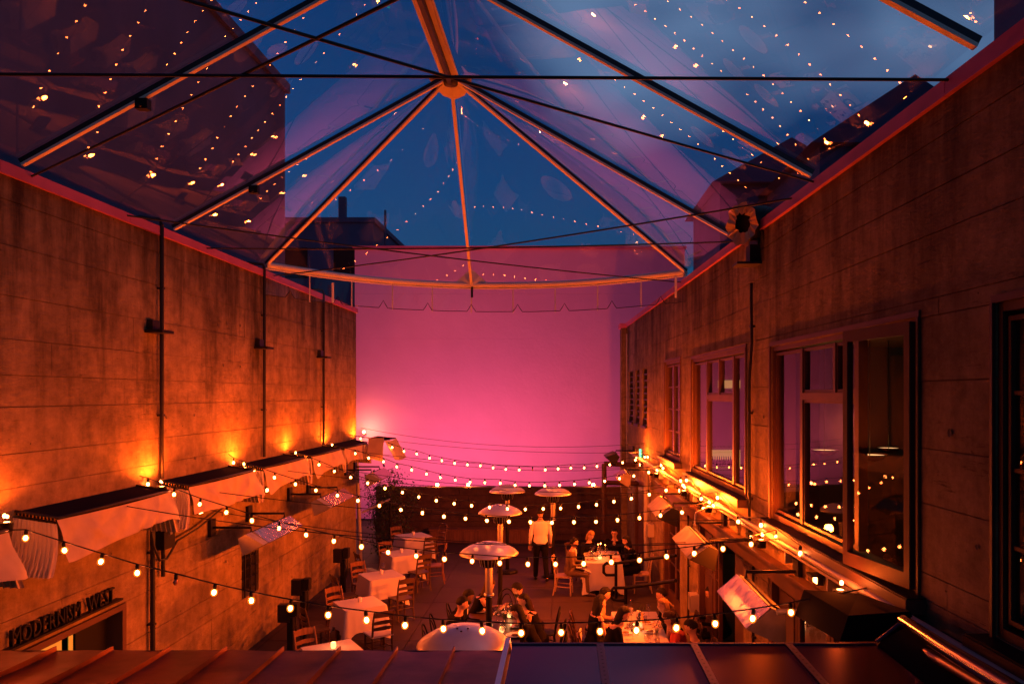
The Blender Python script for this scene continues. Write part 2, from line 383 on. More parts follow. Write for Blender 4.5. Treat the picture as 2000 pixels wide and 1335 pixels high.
def coping(side, y0, y1, z, t):
    y = y0
    while y < y1 - .05:
        q = min(y + 2.35, y1)
        obj('coping', wbox(MB(), side, y + .004, q - .004, z, z + .115, -.42, .05), M['cap'], t)
        obj('drip_edge', wbox(MB(), side, y + .004, q - .004, z - .012, z - .001, .012, .056), M['cap'], t)
        y = q
coping('L', 0.8, 21.5, 6.985, lw_); coping('R', 0.8, 24.3, 6.845, rw_)
# return pilaster closing the far end of the right wall
t = thing('end_pilaster', 'narrow rendered pilaster closing the far end of the right wall', 'pilaster', (1.9, 24.6, 0))
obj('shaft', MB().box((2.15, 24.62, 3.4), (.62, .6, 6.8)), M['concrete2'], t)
obj('cap', MB().box((2.15, 24.62, 6.88), (.72, .7, .14)), M['cap'], t)
# ================================================================== FAR WALLS
SWY, SX0, SX1, SZ = 29.0, -7.89, 4.6, 10.2
sw = thing('screen_wall', 'huge plain pale wall closing the far end of the courtyard, washed pink', 'wall', (-1.3, SWY, 0))
SC, SWD = (SX0 + SX1) / 2, SX1 - SX0
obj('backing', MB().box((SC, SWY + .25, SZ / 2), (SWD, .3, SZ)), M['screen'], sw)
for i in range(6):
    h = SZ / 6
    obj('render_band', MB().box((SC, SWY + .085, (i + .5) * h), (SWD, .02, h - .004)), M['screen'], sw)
obj('coping', MB().box((SC, SWY + .2, SZ + .05), (SWD + .1, .5, .1)), M['cap'], sw)
bw = thing('block_wall', 'low dark brown block wall across the far end below the pink wall', 'wall', (-1.8, 24.8, 0))
obj('backing', MB().box((-1.95, 24.95, .83), (8.2, .26, 1.66)), M['groove'], bw)
rows = 8
for r_ in range(rows):
    off = .3 if r_ % 2 else 0
    x = -6.05 - off
    while x < 2.1:
        a, b = max(x, -6.05), min(x + .6, 2.12); x += .6
        if b - a < .05: continue
        obj('block', MB().box(((a + b) / 2, 24.80 + random.uniform(-.006, .006), .105 + r_ * .208), (b - a - .012, .05, .197)), M['darkblock'], bw)
obj('coping', MB().box((-1.95, 24.93, 1.685), (8.25, .34, .045)), M['darkblock'], bw)
bench = thing('planter_bench', 'long low timber planter bench standing against the dark block wall', 'bench', (-2.6, 24.3, 0))
for i in range(9): obj('plank', MB().box((-4.05 + i * .36, 24.26 + random.uniform(-.004, .004), .2), (.35, .03, .4)), M['wood'], bench)
obj('top_board', MB().box((-2.62, 24.44, .43), (3.3, .42, .04)), M['wood'], bench)
# unseen pink wall washers and the three lamps on the low wall
for i, x in enumerate((-5.6, -3.4, -1.2, 1.0)):
    t = thing('wall_washer', 'long unseen floodlight trough behind the low wall, %s' % ['leftmost of the four', 'second from left', 'third from left', 'rightmost of the four'][i], 'floodlight', (x, 25.4, 1.0), 0, 'unseen floodlights behind the low wall')
    obj('housing', MB().box((x, 25.4, 1.05), (1.2, .16, .1)), M['black'], t)
    obj('lens', MB().box((x, 25.42, 1.108), (1.1, .10, .012)), M['pinkled'], t)
    a = lamp('washer_light', 'AREA', (x, 25.43, 1.15), WASH[i], WASHC, parent=t, rot=(R(180 - 38), 0, 0), shape='RECTANGLE', size=1.2, size_y=.1)
for i, px in enumerate((853, 914, 1159)):
    p = P(px, 956, 24.8)
    t = thing('wall_top_lamp', 'round glowing lamp on top of the dark wall, %s' % ['left one of the pair', 'right one of the pair', 'alone near the right end'][i], 'lamp', (p.x, 24.9, 1.71), 0, 'lamps on the low wall')
    obj('base', MB().lathe([(0, 0), (.04, 0), (.04, .03), (.02, .04)], (p.x, 24.9, 1.708), 10), M['black'], t)
    obj('globe', MB().ell((p.x, 24.9, 1.78), (.05, .05, .05), 12, 8), M['bulb'], t)
    lamp('lamp_light', 'POINT', (p.x, 25.15, 1.85), 12, (1, .2, .04), .06, t)
t = thing('wall_lamp', 'bright lamp added low at the left edge of the pink wall for its glow', 'lamp', (-7.45, 28.7, 3.3))  # added lamp, makes the salmon glow on the pink wall
obj('bracket', MB().tube([(-7.45, 29.07, 3.2), (-7.45, 28.7, 3.2)], .02, 6), M['black'], t); obj('globe', MB().ell((-7.45, 28.7, 3.3), (.06, .06, .06), 12, 8), M['flood'], t)
lamp('lamp_light', 'POINT', (-7.3, 28.4, 3.35), 85, (1, .26, .09), .08, t)
# ================================================================== NEIGHBOURS BEHIND
def building(name, label, x0, x1, y0, y1, z, m, extra=None):
    t = thing(name, label, 'building', ((x0 + x1) / 2, y0, 0))
    obj('wall', MB().box(((x0 + x1) / 2, (y0 + y1) / 2, z / 2), (x1 - x0, y1 - y0, z)), m, t)
    obj('parapet', MB().box(((x0 + x1) / 2, (y0 + y1) / 2, z + .12), (x1 - x0 + .2, y1 - y0 + .2, .24)), m, t)
    return t
building('apartment_block', 'dark block rising over the left courtyard wall, seen through the clear roof', -22, -7.1, -12, 19.6, 12.4, M['farwall'])
t = building('brick_tower', 'dark flat roofed tower with a chimney beyond the left end of the pink wall', -17.6, -9.4, 38, 46, 13.2, M['farwall'])
obj('chimney', MB().box((-11.2, 39, 13.95), (.34, .34, 1.5)), M['farwall'], t)
obj('mast', MB().tube([(-8.9, 38.4, 9), (-8.9, 38.4, 13.9)], .06), M['farwall'], t)
obj('side_wing', MB().box((-8.2, 41, 5.8), (2.2, 5, 11.6)), M['farwall'], t)
for i in range(3):
    obj('window', MB().box((-15.6 + i * 2.4, 37.98, 11.2), (1.1, .06, 1.5)), M['black'], t)
t = building('corner_block', 'dark corner block at the top right edge above the right wall', 9.2, 20, 8, 16.4, 14.5, M['farwall'])
for nm, lab, cx, cy, wd, zb, zp in (('gabled_house', 'dark gabled roof above the right wall, nearer of two', 8.8, 22, 4.6, 11.0, 12.7), ('gabled_house', 'dark gabled roof above the right wall, farther of two', 7.2, 27, 4.4, 11.4, 12.8)):
    t = thing(nm, lab, 'house', (cx, cy, 0), 0, None)
    obj('wall', MB().box((cx, cy, zb / 2), (wd, 5, zb)), M['farwall'], t)
    r_ = MB(); r_.add([(cx - wd / 2 - .3, cy - 2.8, zb), (cx + wd / 2 + .3, cy - 2.8, zb), (cx, cy - 2.8, zp), (cx - wd / 2 - .3, cy + 2.8, zb), (cx + wd / 2 + .3, cy + 2.8, zb), (cx, cy + 2.8, zp)],
        [(0, 1, 2), (3, 5, 4), (0, 2, 5, 3), (1, 4, 5, 2), (0, 3, 4, 1)])
    obj('roof', r_, M['farwall'], t)
# ================================================================== DINING HALL BEHIND THE RIGHT WALL
hall = struct('dining_hall', MB().box((7.3, 13.2, -.03), (9.0, 22.4, .06)), M['room'])
hb = MB(); hb.box((7.3, 24.5, 2.95), (9.2, .15, 5.9)); obj('end_wall', hb, M['room'], hall)
obj('side_wall', MB().box((11.9, 13.2, 2.95), (.15, 22.4, 5.9)), M['room'], hall)
obj('near_wall', MB().box((7.6, 1.9, 2.95), (8.6, .15, 5.9)), M['room'], hall)
obj('ceiling', MB().box((7.4, 13.2, 5.95), (9.0, 22.6, .1)), M['room'], hall)
bar = thing('back_bar', 'lit bottle shelves on the far wall of the dining hall, seen through the windows', 'bar', (6, 23.9, 0))
for a, b, c, d in ((4.45, 5.6, 2.4, 2.95), (6.6, 9.2, 2.4, 2.95), (4.9, 5.6, 4.9, 5.15), (7.6, 8.5, 4.95, 5.2)):
    obj('lit_panel', MB().box(((a + b) / 2, 24.3, (c + d) / 2), (b - a, .04, d - c)), M['roomlit'], bar)
for q in range(26):
    x = 4.5 + (q * .035 if q < 13 else 2.15 + (q - 13) * .19) * (2 if q < 13 else 1)
    obj('bottle', MB().lathe([(0, 0), (.04, 0), (.04, .2), (.015, .27), (.015, .34), (0, .34)], (x, 24.18, 2.42), 6), M['bottle'], bar)
obj('counter', MB().box((6.6, 23.0, .55), (5, .6, 1.1)), M['woodd'], bar)
obj('counter_edge_light', MB().box((6.6, 22.68, 1.05), (5, .02, .02)), M['shelflight'], bar)
for i, (x, y, z) in enumerate(((4.75, 11.9, 3.75), (5.1, 15.0, 3.6), (7.2, 17.0, 3.5), (4.6, 17.5, 3.7), (7.8, 12.5, 3.4))):
    t = thing('bowl_pendant', 'glowing bowl pendant inside the hall, %s' % ['nearest the big window', 'second from the big window', 'deep in the room', 'by the far window', 'over the banquettes'][i], 'pendant lamp', (x, y, z), 0, 'bowl pendants in the hall')
    obj('bowl', MB().lathe([(.02, -.10), (.18, -.06), (.27, .02), (.28, .03)], (x, y, z), 16), M['brass'], t)
    obj('diffuser', MB().lathe([(0, .01), (.25, .01)], (x, y, z), 16), M['shelflight'], t)
    obj('stem', MB().tube([(x, y, z), (x, y, 5.9)], .007, 6), M['black'], t)
    lamp('pendant_light', 'POINT', (x, y, z + .18), 5, (1, .5, .15), .08, t)
for i in range(16):      # small globes of the room chandelier strings
    x = 4.2 + random.random() * 4.2; y = 9 + random.random() * 12; z = 1.6 + random.random() * 1.6
    tag(obj('table_candle', MB().ell((0, 0, 0), (.03, .03, .04), 8, 6), M['flood'], None, (x, y, .82)), 'small candle burning on a table inside the dining hall', 'candle', 'candles inside the hall')
    t = thing('hall_table', 'round table with a candle inside the dining hall', 'table', (x, y, 0), 0, 'tables inside the hall')
    obj('top', MB().lathe([(0, .74), (.4, .74), (.4, .76), (0, .76)], (x, y, 0), 14, False), M['linen'], t)
    obj('leg', MB().tube([(x, y, 0), (x, y, .74)], .04), M['black'], t)
tag(obj('till_screen', MB().box((0, 0, 0), (.4, .03, .16)), M['tvscreen'], None, (5.55, 18.5, 1.15)), 'small green-blue till screen glowing inside the hall', 'screen')
# ================================================================== WINDOWS IN THE RIGHT WALL
def window(label, y0, y1, z0, z1, bars, sill=True, glassm='winglass', depth=-.16, muntins=None):
    """bars: list of (kind, ya, yb, za, zb) members; panes: list of rectangles"""
    t = thing('window', label, 'window', wall('R', (y0 + y1) / 2, z0, -.1))
    f = MB(); w_ = .05
    for a in ((y0 + .001, y0 + w_, z0 + .001, z1 - .001), (y1 - w_, y1 - .001, z0 + .001, z1 - .001)): obj('jamb', wbox(MB(), 'R', a[0], a[1], a[2], a[3], -.13, -.006), M['frame'], t)
    obj('head', wbox(MB(), 'R', y0 + w_, y1 - w_, z1 - w_ * 1.2, z1 - .001, -.13, -.008), M['frame'], t)
    obj('bottom_rail', wbox(MB(), 'R', y0 + w_, y1 - w_, z0 + .001, z0 + w_ * 1.3, -.13, -.008), M['frame'], t)
    # outer casing round the opening
    obj('casing', wbox(MB(), 'R', y0 - .03, y1 + .03, z1 + .001, z1 + .05, .008, .025), M['frame'], t)
    for a in ((y0 - .03, y0 - .001), (y1 + .001, y1 + .03)): obj('casing', wbox(MB(), 'R', a[0], a[1], z0 - .02, z1, .008, .033), M['frame'], t)
    for b in bars['members']: obj('mullion', wbox(MB(), 'R', *b, -.10, -.015), M['frame'], t)
    for p in bars['panes']:
        fr = obj('sash', wbox(wbox(wbox(wbox(MB(), 'R', p[0] + .002, p[0] + .028, p[2] + .002, p[3] - .002, -.085, -.03), 'R', p[1] - .028, p[1] - .002, p[2] + .002, p[3] - .002, -.085, -.03), 'R', p[0] + .028, p[1] - .028, p[2] + .002, p[2] + .032, -.084, -.031), 'R', p[0] + .028, p[1] - .028, p[3] - .032, p[3] - .002, -.084, -.031), M['frame'], t)
        gp = MB(); a = [wall('R', p[0] + .028, p[2] + .032, -.06), wall('R', p[1] - .028, p[2] + .032, -.06), wall('R', p[1] - .028, p[3] - .032, -.06), wall('R', p[0] + .028, p[3] - .032, -.06)]
        gp.add(a, [(0, 1, 2, 3)]); obj('pane', gp, M[glassm], fr)
        if len(p) > 4:
            for zz in range(1, p[4]):
                z = p[2] + (p[3] - p[2]) * zz / p[4]
                obj('glazing_bar', wbox(MB(), 'R', p[0] + .028, p[1] - .028, z - .013, z + .013, -.075, -.045), M['frame'], fr)
    if sill:
        s = MB(); wbox(s, 'R', y0 - .12, y1 + .1, z0 - .13, z0 - .02, .012, .17)
        obj('sill', s, M['frame'], t)
        obj('sill_flashing', wbox(MB(), 'R', y0 - .11, y1 + .09, z0 - .018, z0 - .008, -.05, .16), M['black'], t)
    return t
def narrow(label, y0, y1):
    t = thing('slit_window', label, 'window', wall('R', (y0 + y1) / 2, 3.87), 0, 'slit windows')
    n = 9
    for k in range(n + 1):
        z = 3.87 + k * 1.53 / n
        obj('louvre', wbox(MB(), 'R', y0 + .02, y1 - .02, max(3.88, z - .012), min(5.39, z + .03), -.2, -.03), M['steel'], t)
    obj('pane', MB().add([wall('R', y0, 3.87, -.21), wall('R', y1, 3.87, -.21), wall('R', y1, 5.4, -.21), wall('R', y0, 5.4, -.21)], [(0, 1, 2, 3)]), M['black'], t)
    obj('sill', wbox(MB(), 'R', y0 - .04, y1 + .04, 3.80, 3.865, -.02, .06), M['steel'], t)
narrow('narrow dark slit window at the far end of the right wall, farthest of three', 22.9, 23.8)
narrow('narrow dark slit window at the far end of the right wall, middle of three', 21.55, 22.3)
narrow('narrow dark slit window at the far end of the right wall, nearest of three', 20.1, 20.9)
window('tall two-column timber window with four rows of panes, beside the three slits', 15.5, 17.3, 3.34, 5.42,
       dict(members=[(16.37, 16.43, 3.43, 5.335)], panes=[(15.57, 16.37, 3.43, 5.335, 4), (16.43, 17.23, 3.43, 5.335, 4)]))
window('timber window with two small open vents and a conduit running down at its right edge', 10.75, 14.4, 3.26, 5.36,
       dict(members=[(13.25, 13.33, 3.35, 5.275), (11.5, 11.58, 3.35, 5.275), (11.58, 13.25, 4.62, 4.70), (12.4, 12.46, 4.70, 5.275)],
            panes=[(13.33, 14.33, 3.35, 5.275), (11.58, 13.25, 3.35, 4.62), (11.58, 12.4, 4.70, 5.275), (12.46, 13.25, 4.70, 5.275), (10.82, 11.5, 3.35, 5.275)]))
bigw = window('largest timber window, with its near casement swung open toward the courtyard', 5.95, 9.62, 3.16, 5.3,
       dict(members=[(8.58, 8.66, 3.25, 5.215), (7.1, 7.19, 3.25, 5.215), (7.19, 8.58, 4.64, 4.72), (7.65, 7.71, 4.72, 5.215)],
            panes=[(8.66, 9.55, 3.25, 5.215), (7.19, 8.58, 3.25, 4.64), (7.71, 8.58, 4.72, 5.215), (7.19, 7.65, 4.72, 5.215)]))
window('timber window cut off by the right edge of the photo', 2.2, 4.96, 3.14, 5.29,
       dict(members=[(4.0, 4.07, 3.24, 5.2)], panes=[(4.07, 4.89, 3.24, 5.2, 4), (2.27, 4.0, 3.24, 5.2, 4)]))
# the open casement (hinged at its near edge)
c0 = Vector((XR(6.0) - .03, 6.0, 0)); c1 = Vector((2.55, 6.93, 0)); dv = (c1 - c0); wd = dv.length; dn = dv.normalized(); nn_ = Vector((-dn.y, dn.x, 0))
cs = MB()
def cbox(mb, u0, u1, z0, z1, t0=-.03, t1=.03):
    q = [c0 + dn * a + nn_ * b for a, b in ((u0, t0), (u1, t0), (u1, t1), (u0, t1))]
    return mb.hexa([v + Vector((0, 0, z0)) for v in q] + [v + Vector((0, 0, z1)) for v in q])
for a in ((0, .07, 3.18, 5.27), (wd - .07, wd, 3.18, 5.27), (.07, wd - .07, 3.18, 3.3), (.07, wd - .07, 5.17, 5.27)): cbox(cs, *a)
so_ = obj('open_sash', cs, M['frame'], bigw)
cg = MB(); cg.add([c0 + dn * .07 + Vector((0, 0, 3.3)), c0 + dn * (wd - .07) + Vector((0, 0, 3.3)), c0 + dn * (wd - .07) + Vector((0, 0, 5.17)), c0 + dn * .07 + Vector((0, 0, 5.17))], [(0, 1, 2, 3)])
obj('pane', cg, M['winglass'], so_)
# ================================================================== LEDGE, HEADER, CONDUITS OF THE RIGHT WALL
t = thing('cable_ledge', 'long pipe and lighting ledge running under the right hand windows', 'ledge', wall('R', 13, 3.0, .1))
obj('ledge_board', wbox(MB(), 'R', 4.4, 22.0, 2.93, 2.96, .012, .15), M['galv'], t)
obj('pipe', MB().tube([wall('R', 4.2, 3.02, .17), wall('R', 22, 3.02, .17)], .035, 10), M['galv'], t)
for k in range(14):
    y = 5 + k * 1.25
    obj('bracket', wbox(MB(), 'R', y, y + .04, 2.78, 2.93, .012, .12), M['grey'], t)
t = thing('timber_header', 'dark timber header beam over the ground floor doors of the right wall', 'beam', wall('R', 12, 2.5, .05))
for a, b in ((5.6, 9.9), (9.905, 14.2), (14.205, 18.2)): obj('beam', wbox(MB(), 'R', a, b, 2.46, 2.64, .012, .11), M['frame'], t)
obj('moulding', wbox(MB(), 'R', 5.6, 18.2, 2.645, 2.68, .012, .14), M['frame'], t)
def conduit(label, side, y, z0, z1, r=.018, off=.05, kink=None, m='steel', group=None, clamps=3):
    pts = [wall(side, y, z0, off)]
    if kink: pts += [wall(side, y + dy, zz, off) for zz, dy in kink]
    pts.append(wall(side, y + (kink[-1][1] if kink else 0), z1, off))
    t = thing('conduit', label, 'conduit', wall(side, y, z0, off), 0, group)
    obj('pipe', MB().tube(pts, r, 8), M[m], t)
    for k in range(clamps):
        z = z0 + (z1 - z0) * (k + .5) / clamps
        yy = y
        if kink: yy = y + (0 if z < kink[0][0] else kink[-1][1])
        obj('clamp', wbox(MB(), side, yy - .035, yy + .035, z - .015, z + .015, .008, off + r), M[m], t)
    return t
conduit('thin dark conduit dropping from the drum floodlight, kinked beside the big window', 'R', 10.45, 2.7, 6.2, .02, .05, [(4.9, 0), (5.4, -.12), (6.0, -.1)])
conduit('thick pale downpipe on the far part of the right wall', 'R', 19.4, 0, 3.0, .07, .12, m='galv')
conduit('thin conduit on the pier between the two nearest doorways', 'R', 10.3, 0, 2.9, .02, .04)
conduit('short conduit on the pier at the farther doorway', 'R', 14.6, 0, 2.9, .02, .04)
conduit('conduit at the far corner of the right wall by the pink wall', 'R', 24.1, 2.5, 6.6, .02, .04, m='galv')
# ground floor doors
def doorway(label, y0, y1, leaves, zt=2.45):
    t = thing('doorway', label, 'doorway', wall('R', (y0 + y1) / 2, 0, -.1))
    for a in ((y0 + .001, y0 + .09), (y1 - .09, y1 - .001)): obj('jamb', wbox(MB(), 'R', a[0], a[1], .01, zt - .002, -.25, -.01), M['frame'], t)
    obj('head', wbox(MB(), 'R', y0 + .09, y1 - .09, zt - .1, zt - .002, -.25, -.012), M['frame'], t)
    for kind, a, b in leaves:
        if kind == 'solid':
            d = obj('door_leaf', wbox(MB(), 'R', a, b, .03, zt - .11, -.16, -.1), M['frame'], t)
            for k in range(3): obj('door_panel', wbox(MB(), 'R', a + .07, b - .07, .15 + k * .74, .8 + k * .74, -.099, -.085), M['frame'], d)
        else:
            d = obj('glazed_leaf', wbox(wbox(wbox(wbox(MB(), 'R', a, a + .08, .03, zt - .11, -.16, -.1), 'R', b - .08, b, .03, zt - .11, -.16, -.1), 'R', a + .08, b - .08, .03, .3, -.16, -.1), 'R', a + .08, b - .08, zt - .2, zt - .11, -.16, -.1), M['frame'], t)
            obj('pane', MB().add([wall('R', a + .08, .3, -.13), wall('R', b - .08, .3, -.13), wall('R', b - .08, zt - .2, -.13), wall('R', a + .08, zt - .2, -.13)], [(0, 1, 2, 3)]), M['winglass'], d)
            for k in (1, 2): obj('glazing_bar', wbox(MB(), 'R', a + .08, b - .08, .3 + k * .63, .325 + k * .63, -.145, -.115), M['frame'], d)
    return t
doorway('doorway with glazed leaves behind the farther dinner table', 15.6, 17.6, [('glass', 15.7, 16.6), ('glass', 16.61, 17.5)])
doorway('open doorway with brown leaves folded back, the lit hall showing inside', 10.9, 13.9, [('solid', 11.0, 11.75), ('glass', 12.75, 13.1), ('solid', 13.11, 13.8)])
doorway('nearest doorway, behind the crumpled foil heater', 5.9, 9.75, [('solid', 9.0, 9.65), ('glass', 8.0, 8.98), ('glass', 6.0, 7.98)])
doorway('small dark doorway beside the pale downpipe', 20.2, 22.6, [('solid', 20.3, 21.4), ('solid', 21.41, 22.5)], 2.3)
# ================================================================== LEFT WALL DETAIL
for i, (y, lab) in enumerate(((10.98, 'dark conduit rising to the coping, nearest of three on the left wall'), (14.75, 'dark conduit rising to the coping, middle of three on the left wall'), (18.4, 'dark conduit rising to the coping, farthest of three on the left wall'))):
    t = conduit(lab, 'L', y, 3.5, 7.12, .03, .06, group='conduits on the left wall', clamps=2)
    obj('hook', MB().tube([wall('L', y, 7.12, .06), wall('L', y, 7.2, .03), wall('L', y - .15, 7.2, -.2)], .028, 8), M['steel'], t)
    s = thing('wall_lamp', 'small unlit box lamp beside the conduit, %s of three' % ['nearest', 'middle', 'farthest'][i], 'lamp', wall('L', y - .2, 5.58), 0, 'unlit box lamps on the left wall')
    obj('shade', wbox(MB(), 'L', y - .36, y - .05, 5.56, 5.6, .008, .26), M['black'], s)
    obj('box', wbox(MB(), 'L', y - .3, y - .1, 5.6, 5.74, .008, .09), M['steel'], s)
t = conduit('dark pipe running from the first canopy to the ground', 'L', 10.72, 0, 3.0, .035, .07)
t = thing('switch_box', 'black electrical switch box under the first canopy, cable looping from it', 'electrical box', wall('L', 11, 2.7))
obj('box', wbox(MB(), 'L', 10.86, 11.16, 2.5, 2.95, .008, .16), M['black'], t)
obj('switch', wbox(MB(), 'L', 10.98, 11.04, 2.7, 2.78, .161, .185), M['alu'], t)
obj('pipe', MB().tube([wall('L', 11.0, 2.5, .07), wall('L', 11.0, 2.1, .07)], .03), M['steel'], t)
pts = [wall('L', 10.6, 2.95, .1), wall('L', 10.62, 2.6, .14), wall('L', 10.75, 2.38, .15), wall('L', 10.95, 2.36, .15), wall('L', 11.3, 2.55, .12), wall('L', 12.0, 2.62, .1), wall('L', 13.2, 2.85, .06)]
obj('cable', MB().tube(pts, .016, 6), M['cable'], t)
# opening with shelf, sign, frame
t = thing('gallery_doorway', 'dark framed doorway in the left wall under the black letters', 'doorway', wall('L', 9, 0))
obj('frame', wbox(wbox(MB(), 'L', 10.06, 10.149, .01, 1.955, -.28, .03), 'L', 7.45, 10.06, 1.88, 1.955, -.28, .03), M['frame'], t)
obj('dark_room', MB().box((-6.9, 8.8, 1.0), (1.4, 2.7, 2.0)), M['black'], t)
obj('lit_pane', wbox(MB(), 'L', 8.5, 9.15, .3, 1.8, -.185, -.175), mat('yellow glass', (.5, .4, .08), .5, emis=(.75, .45, .05), estr=.35), t)
obj('lit_pane', wbox(MB(), 'L', 9.28, 9.36, .3, 1.8, -.185, -.175), bpy.data.materials['yellow glass'], t)
obj('door_leaf', wbox(MB(), 'L', 9.40, 10.05, .02, 1.87, -.19, -.17), M['black'], t)
t = thing('letter_sign', 'black block letters MODERNISM WEST standing on a ledge above the doorway', 'sign', wall('L', 9, 2.08))
obj('shelf', wbox(MB(), 'L', 7.75, 9.95, 2.045, 2.07, .008, .10), M['black'], t)
def textmesh(body, size, ext, m, parent, loc, rot, name='letter'):
    c = bpy.data.curves.new(name, 'FONT'); c.body = body; c.size = size; c.extrude = ext; c.resolution_u = 2
    o = bpy.data.objects.new(name, c); COL.objects.link(o)
    dg = bpy.context.evaluated_depsgraph_get(); me = bpy.data.meshes.new_from_object(o.evaluated_get(dg)); wdt = max((v.co.x for v in me.vertices), default=.1)
    bpy.data.objects.remove(o); me.materials.clear(); me.materials.append(m)
    if parent is None: return me, wdt
    q = bpy.data.objects.new(name, me); COL.objects.link(q); q.parent = parent; q.location = Vector(loc) - parent_world(parent); q.rotation_euler = rot
    return q, wdt
y = 7.98
for word in ('MODERNISM', 'WEST'):
    for ch in word:
        me, wdt = textmesh(ch, .25, .02, M['black'], None, None, None)
        for v in me.vertices: v.co.x *= .80
        o = bpy.data.objects.new('letter', me); COL.objects.link(o); o.parent = t
        o.location = wall('L', y, 2.075, .05) - t.location; o.rotation_euler = (R(90), 0, R(90))
        y += wdt * .80 + .012
    y += .13
# barred window
t = thing('barred_window', 'small dark window with iron bars low on the left wall', 'window', wall('L', 14.2, 1.0))
obj('pane', wbox(MB(), 'L', 13.86, 14.61, 1.01, 1.97, -.2, -.18), M['black'], t)
for k in range(3): obj('bar', MB().tube([wall('L', 14.0 + k * .24, 1.0, .0), wall('L', 14.0 + k * .24, 1.98, .0)], .014, 6), M['steel'], t)
for k in range(5): obj('crossbar', MB().tube([wall('L', 13.86, 1.12 + k * .19, -.02), wall('L', 14.61, 1.12 + k * .19, -.02)], .012, 6), M['steel'], t)
for i, (px, Y, zt) in enumerate(((568, 13.3, 1.05), (592, 14.8, 1.12), (670, 17.4, 1.18))):
    x = (px - CX) * Y / F
    t = thing('power_pedestal', 'black post carrying two weatherproof boxes by the left wall, %s of three' % ['nearest', 'middle', 'farthest'][i], 'power post', (x, Y, 0), 0, 'power posts by the left wall')
    obj('post', MB().box((x, Y, zt / 2 - .1), (.1, .1, zt - .2)), M['black'], t)
    obj('socket_box', MB().box((x - .1, Y - .02, zt - .12), (.2, .14, .3)), M['steel'], t)
    obj('meter_head', MB().box((x + .08, Y - .02, zt - .06), (.12, .16, .22)), M['black'], t)
    obj('lead', MB().tube([(x + .12, Y - .1, zt - .15), (x + .14, Y - .12, zt - .45), (x + .1, Y - .12, zt - .6), (x + .13, Y - .11, zt - .35), (x + .11, Y - .08, zt - .12)], .012, 6), M['cable'], t)
# corner pole with brace and screen post
t = thing('corner_pole', 'pale slanted steel pole with a diagonal brace at the far corner of the left wall', 'pole', (-5.72, 21.7, 0))
obj('pole', MB().tube([(-5.72, 21.7, 0), (-5.84, 21.7, 3.0)], .055, 10), M['galv'], t)
obj('brace', MB().tube([(-5.72, 21.8, 1.35), P(762, 974, 22.0)], .03, 8), M['galv'], t)
obj('post', MB().tube([P(762, 968, 22.2), P(762, 1042, 22.2)], .035, 8), M['black'], t)
# ================================================================== CANOPIES ON THE LEFT WALL
def canopy(label, y0, y1, ztop=3.45, seed=0):
    rnd = random.Random(seed); ph = rnd.random() * 6
    t = thing('wall_canopy', label, 'canopy', wall('L', (y0 + y1) / 2, ztop), 0, 'fabric canopies on the left wall')
    W = .46
    obj('liner', MB().hexa([wall('L', y0, ztop - .03, .02), wall('L', y0, ztop - .10, W), wall('L', y1, ztop - .10, W), wall('L', y1, ztop - .03, .02),
                            wall('L', y0, ztop, .02), wall('L', y0, ztop - .07, W), wall('L', y1, ztop - .07, W), wall('L', y1, ztop, .02)]), M['darktop'], t)
    rail = MB().tube([wall('L', y0, ztop + .01, .02), wall('L', y0, ztop - .06, W + .01), wall('L', y1, ztop - .06, W + .01), wall('L', y1, ztop + .01, .02)], .016, 8); obj('rail', rail, M['steel'], t)
    def front(u, v):
        y = y0 - .02 + (y1 - y0 + .04) * u
        drop = (.36 + .05 * math.sin(u * 4 + ph) + .05 * math.exp(-(u / .12) ** 2) + .06 * math.exp(-((u - 1) / .08) ** 2))
        flare = .10 * v + .04 * v * math.sin(u * 9 + ph) + .07 * v * math.exp(-((u - .96) / .06) ** 2) + .022 * math.sin(u * 24 + ph + v * 4) * math.sin(math.pi * v) + .05 * math.sin(math.pi * v) * math.exp(-((u - .86 + .12 * v) / .025) ** 2) - .045 * v * math.exp(-((u - .80 + .16 * v) / .03) ** 2) + .03 * math.sin(math.pi * v) * math.exp(-((u - .12 - .3 * v) / .05) ** 2)
        cr_ = -.05 * math.exp(-((u - .9 + v * .15) / .03) ** 2) * v
        return wall('L', y, ztop - .08 - drop * v - .015 * math.sin(u * 3.1), W + .012 + flare + cr_)
    obj('valance', MB().grid(front, 90, 16), M['canvas'], t)
    def pleat(yy, s, n):
        def f(u, v):
            amp = (.007 + .022 * v)
            ox = .02 + (W + .08 * v) * u
            return wall('L', yy + s * (.02 + .20 * v * v) + amp * math.cos(u * n * 2 * math.pi) * .9, ztop - .05 - .07 * u - (.56 - .04 * u) * v, ox + amp * .8 * math.sin(u * n * 2 * math.pi))
        return f
    obj('pleated_end', MB().grid(pleat(y0 - .02, -1, 11), 132, 10), M['canvas'], t)
    obj('pleated_end', MB().grid(pleat(y1 + .02, .3, 8), 96, 8), M['canvas'], t)
    hm = MB().box((0, 0, 0), (.014, .02, .03)).mesh('curtain_hook', M['brass'])
    for k in range(12):
        h = obj('curtain_hook', hm, None, t); h.location = wall('L', y0 - .01, ztop - .012 - .07 * k / 12, .03 + k * .038) - t.location
    return t
cn = [(4.9, 7.36), (8.1, 10.4), (10.95, 13.25), (13.65, 15.85), (16.25, 18.4), (18.75, 20.9)]
cl_ = ['cut off by the left edge of the photo', 'nearest whole one, with a pleated end facing the viewer', 'second whole one counting from the viewer', 'third whole one counting from the viewer', 'fourth whole one counting from the viewer', 'farthest one along the wall']
for i, (a, b) in enumerate(cn): canopy('cream fabric canopy with dark liner, ' + cl_[i], a, b, 3.46, i)
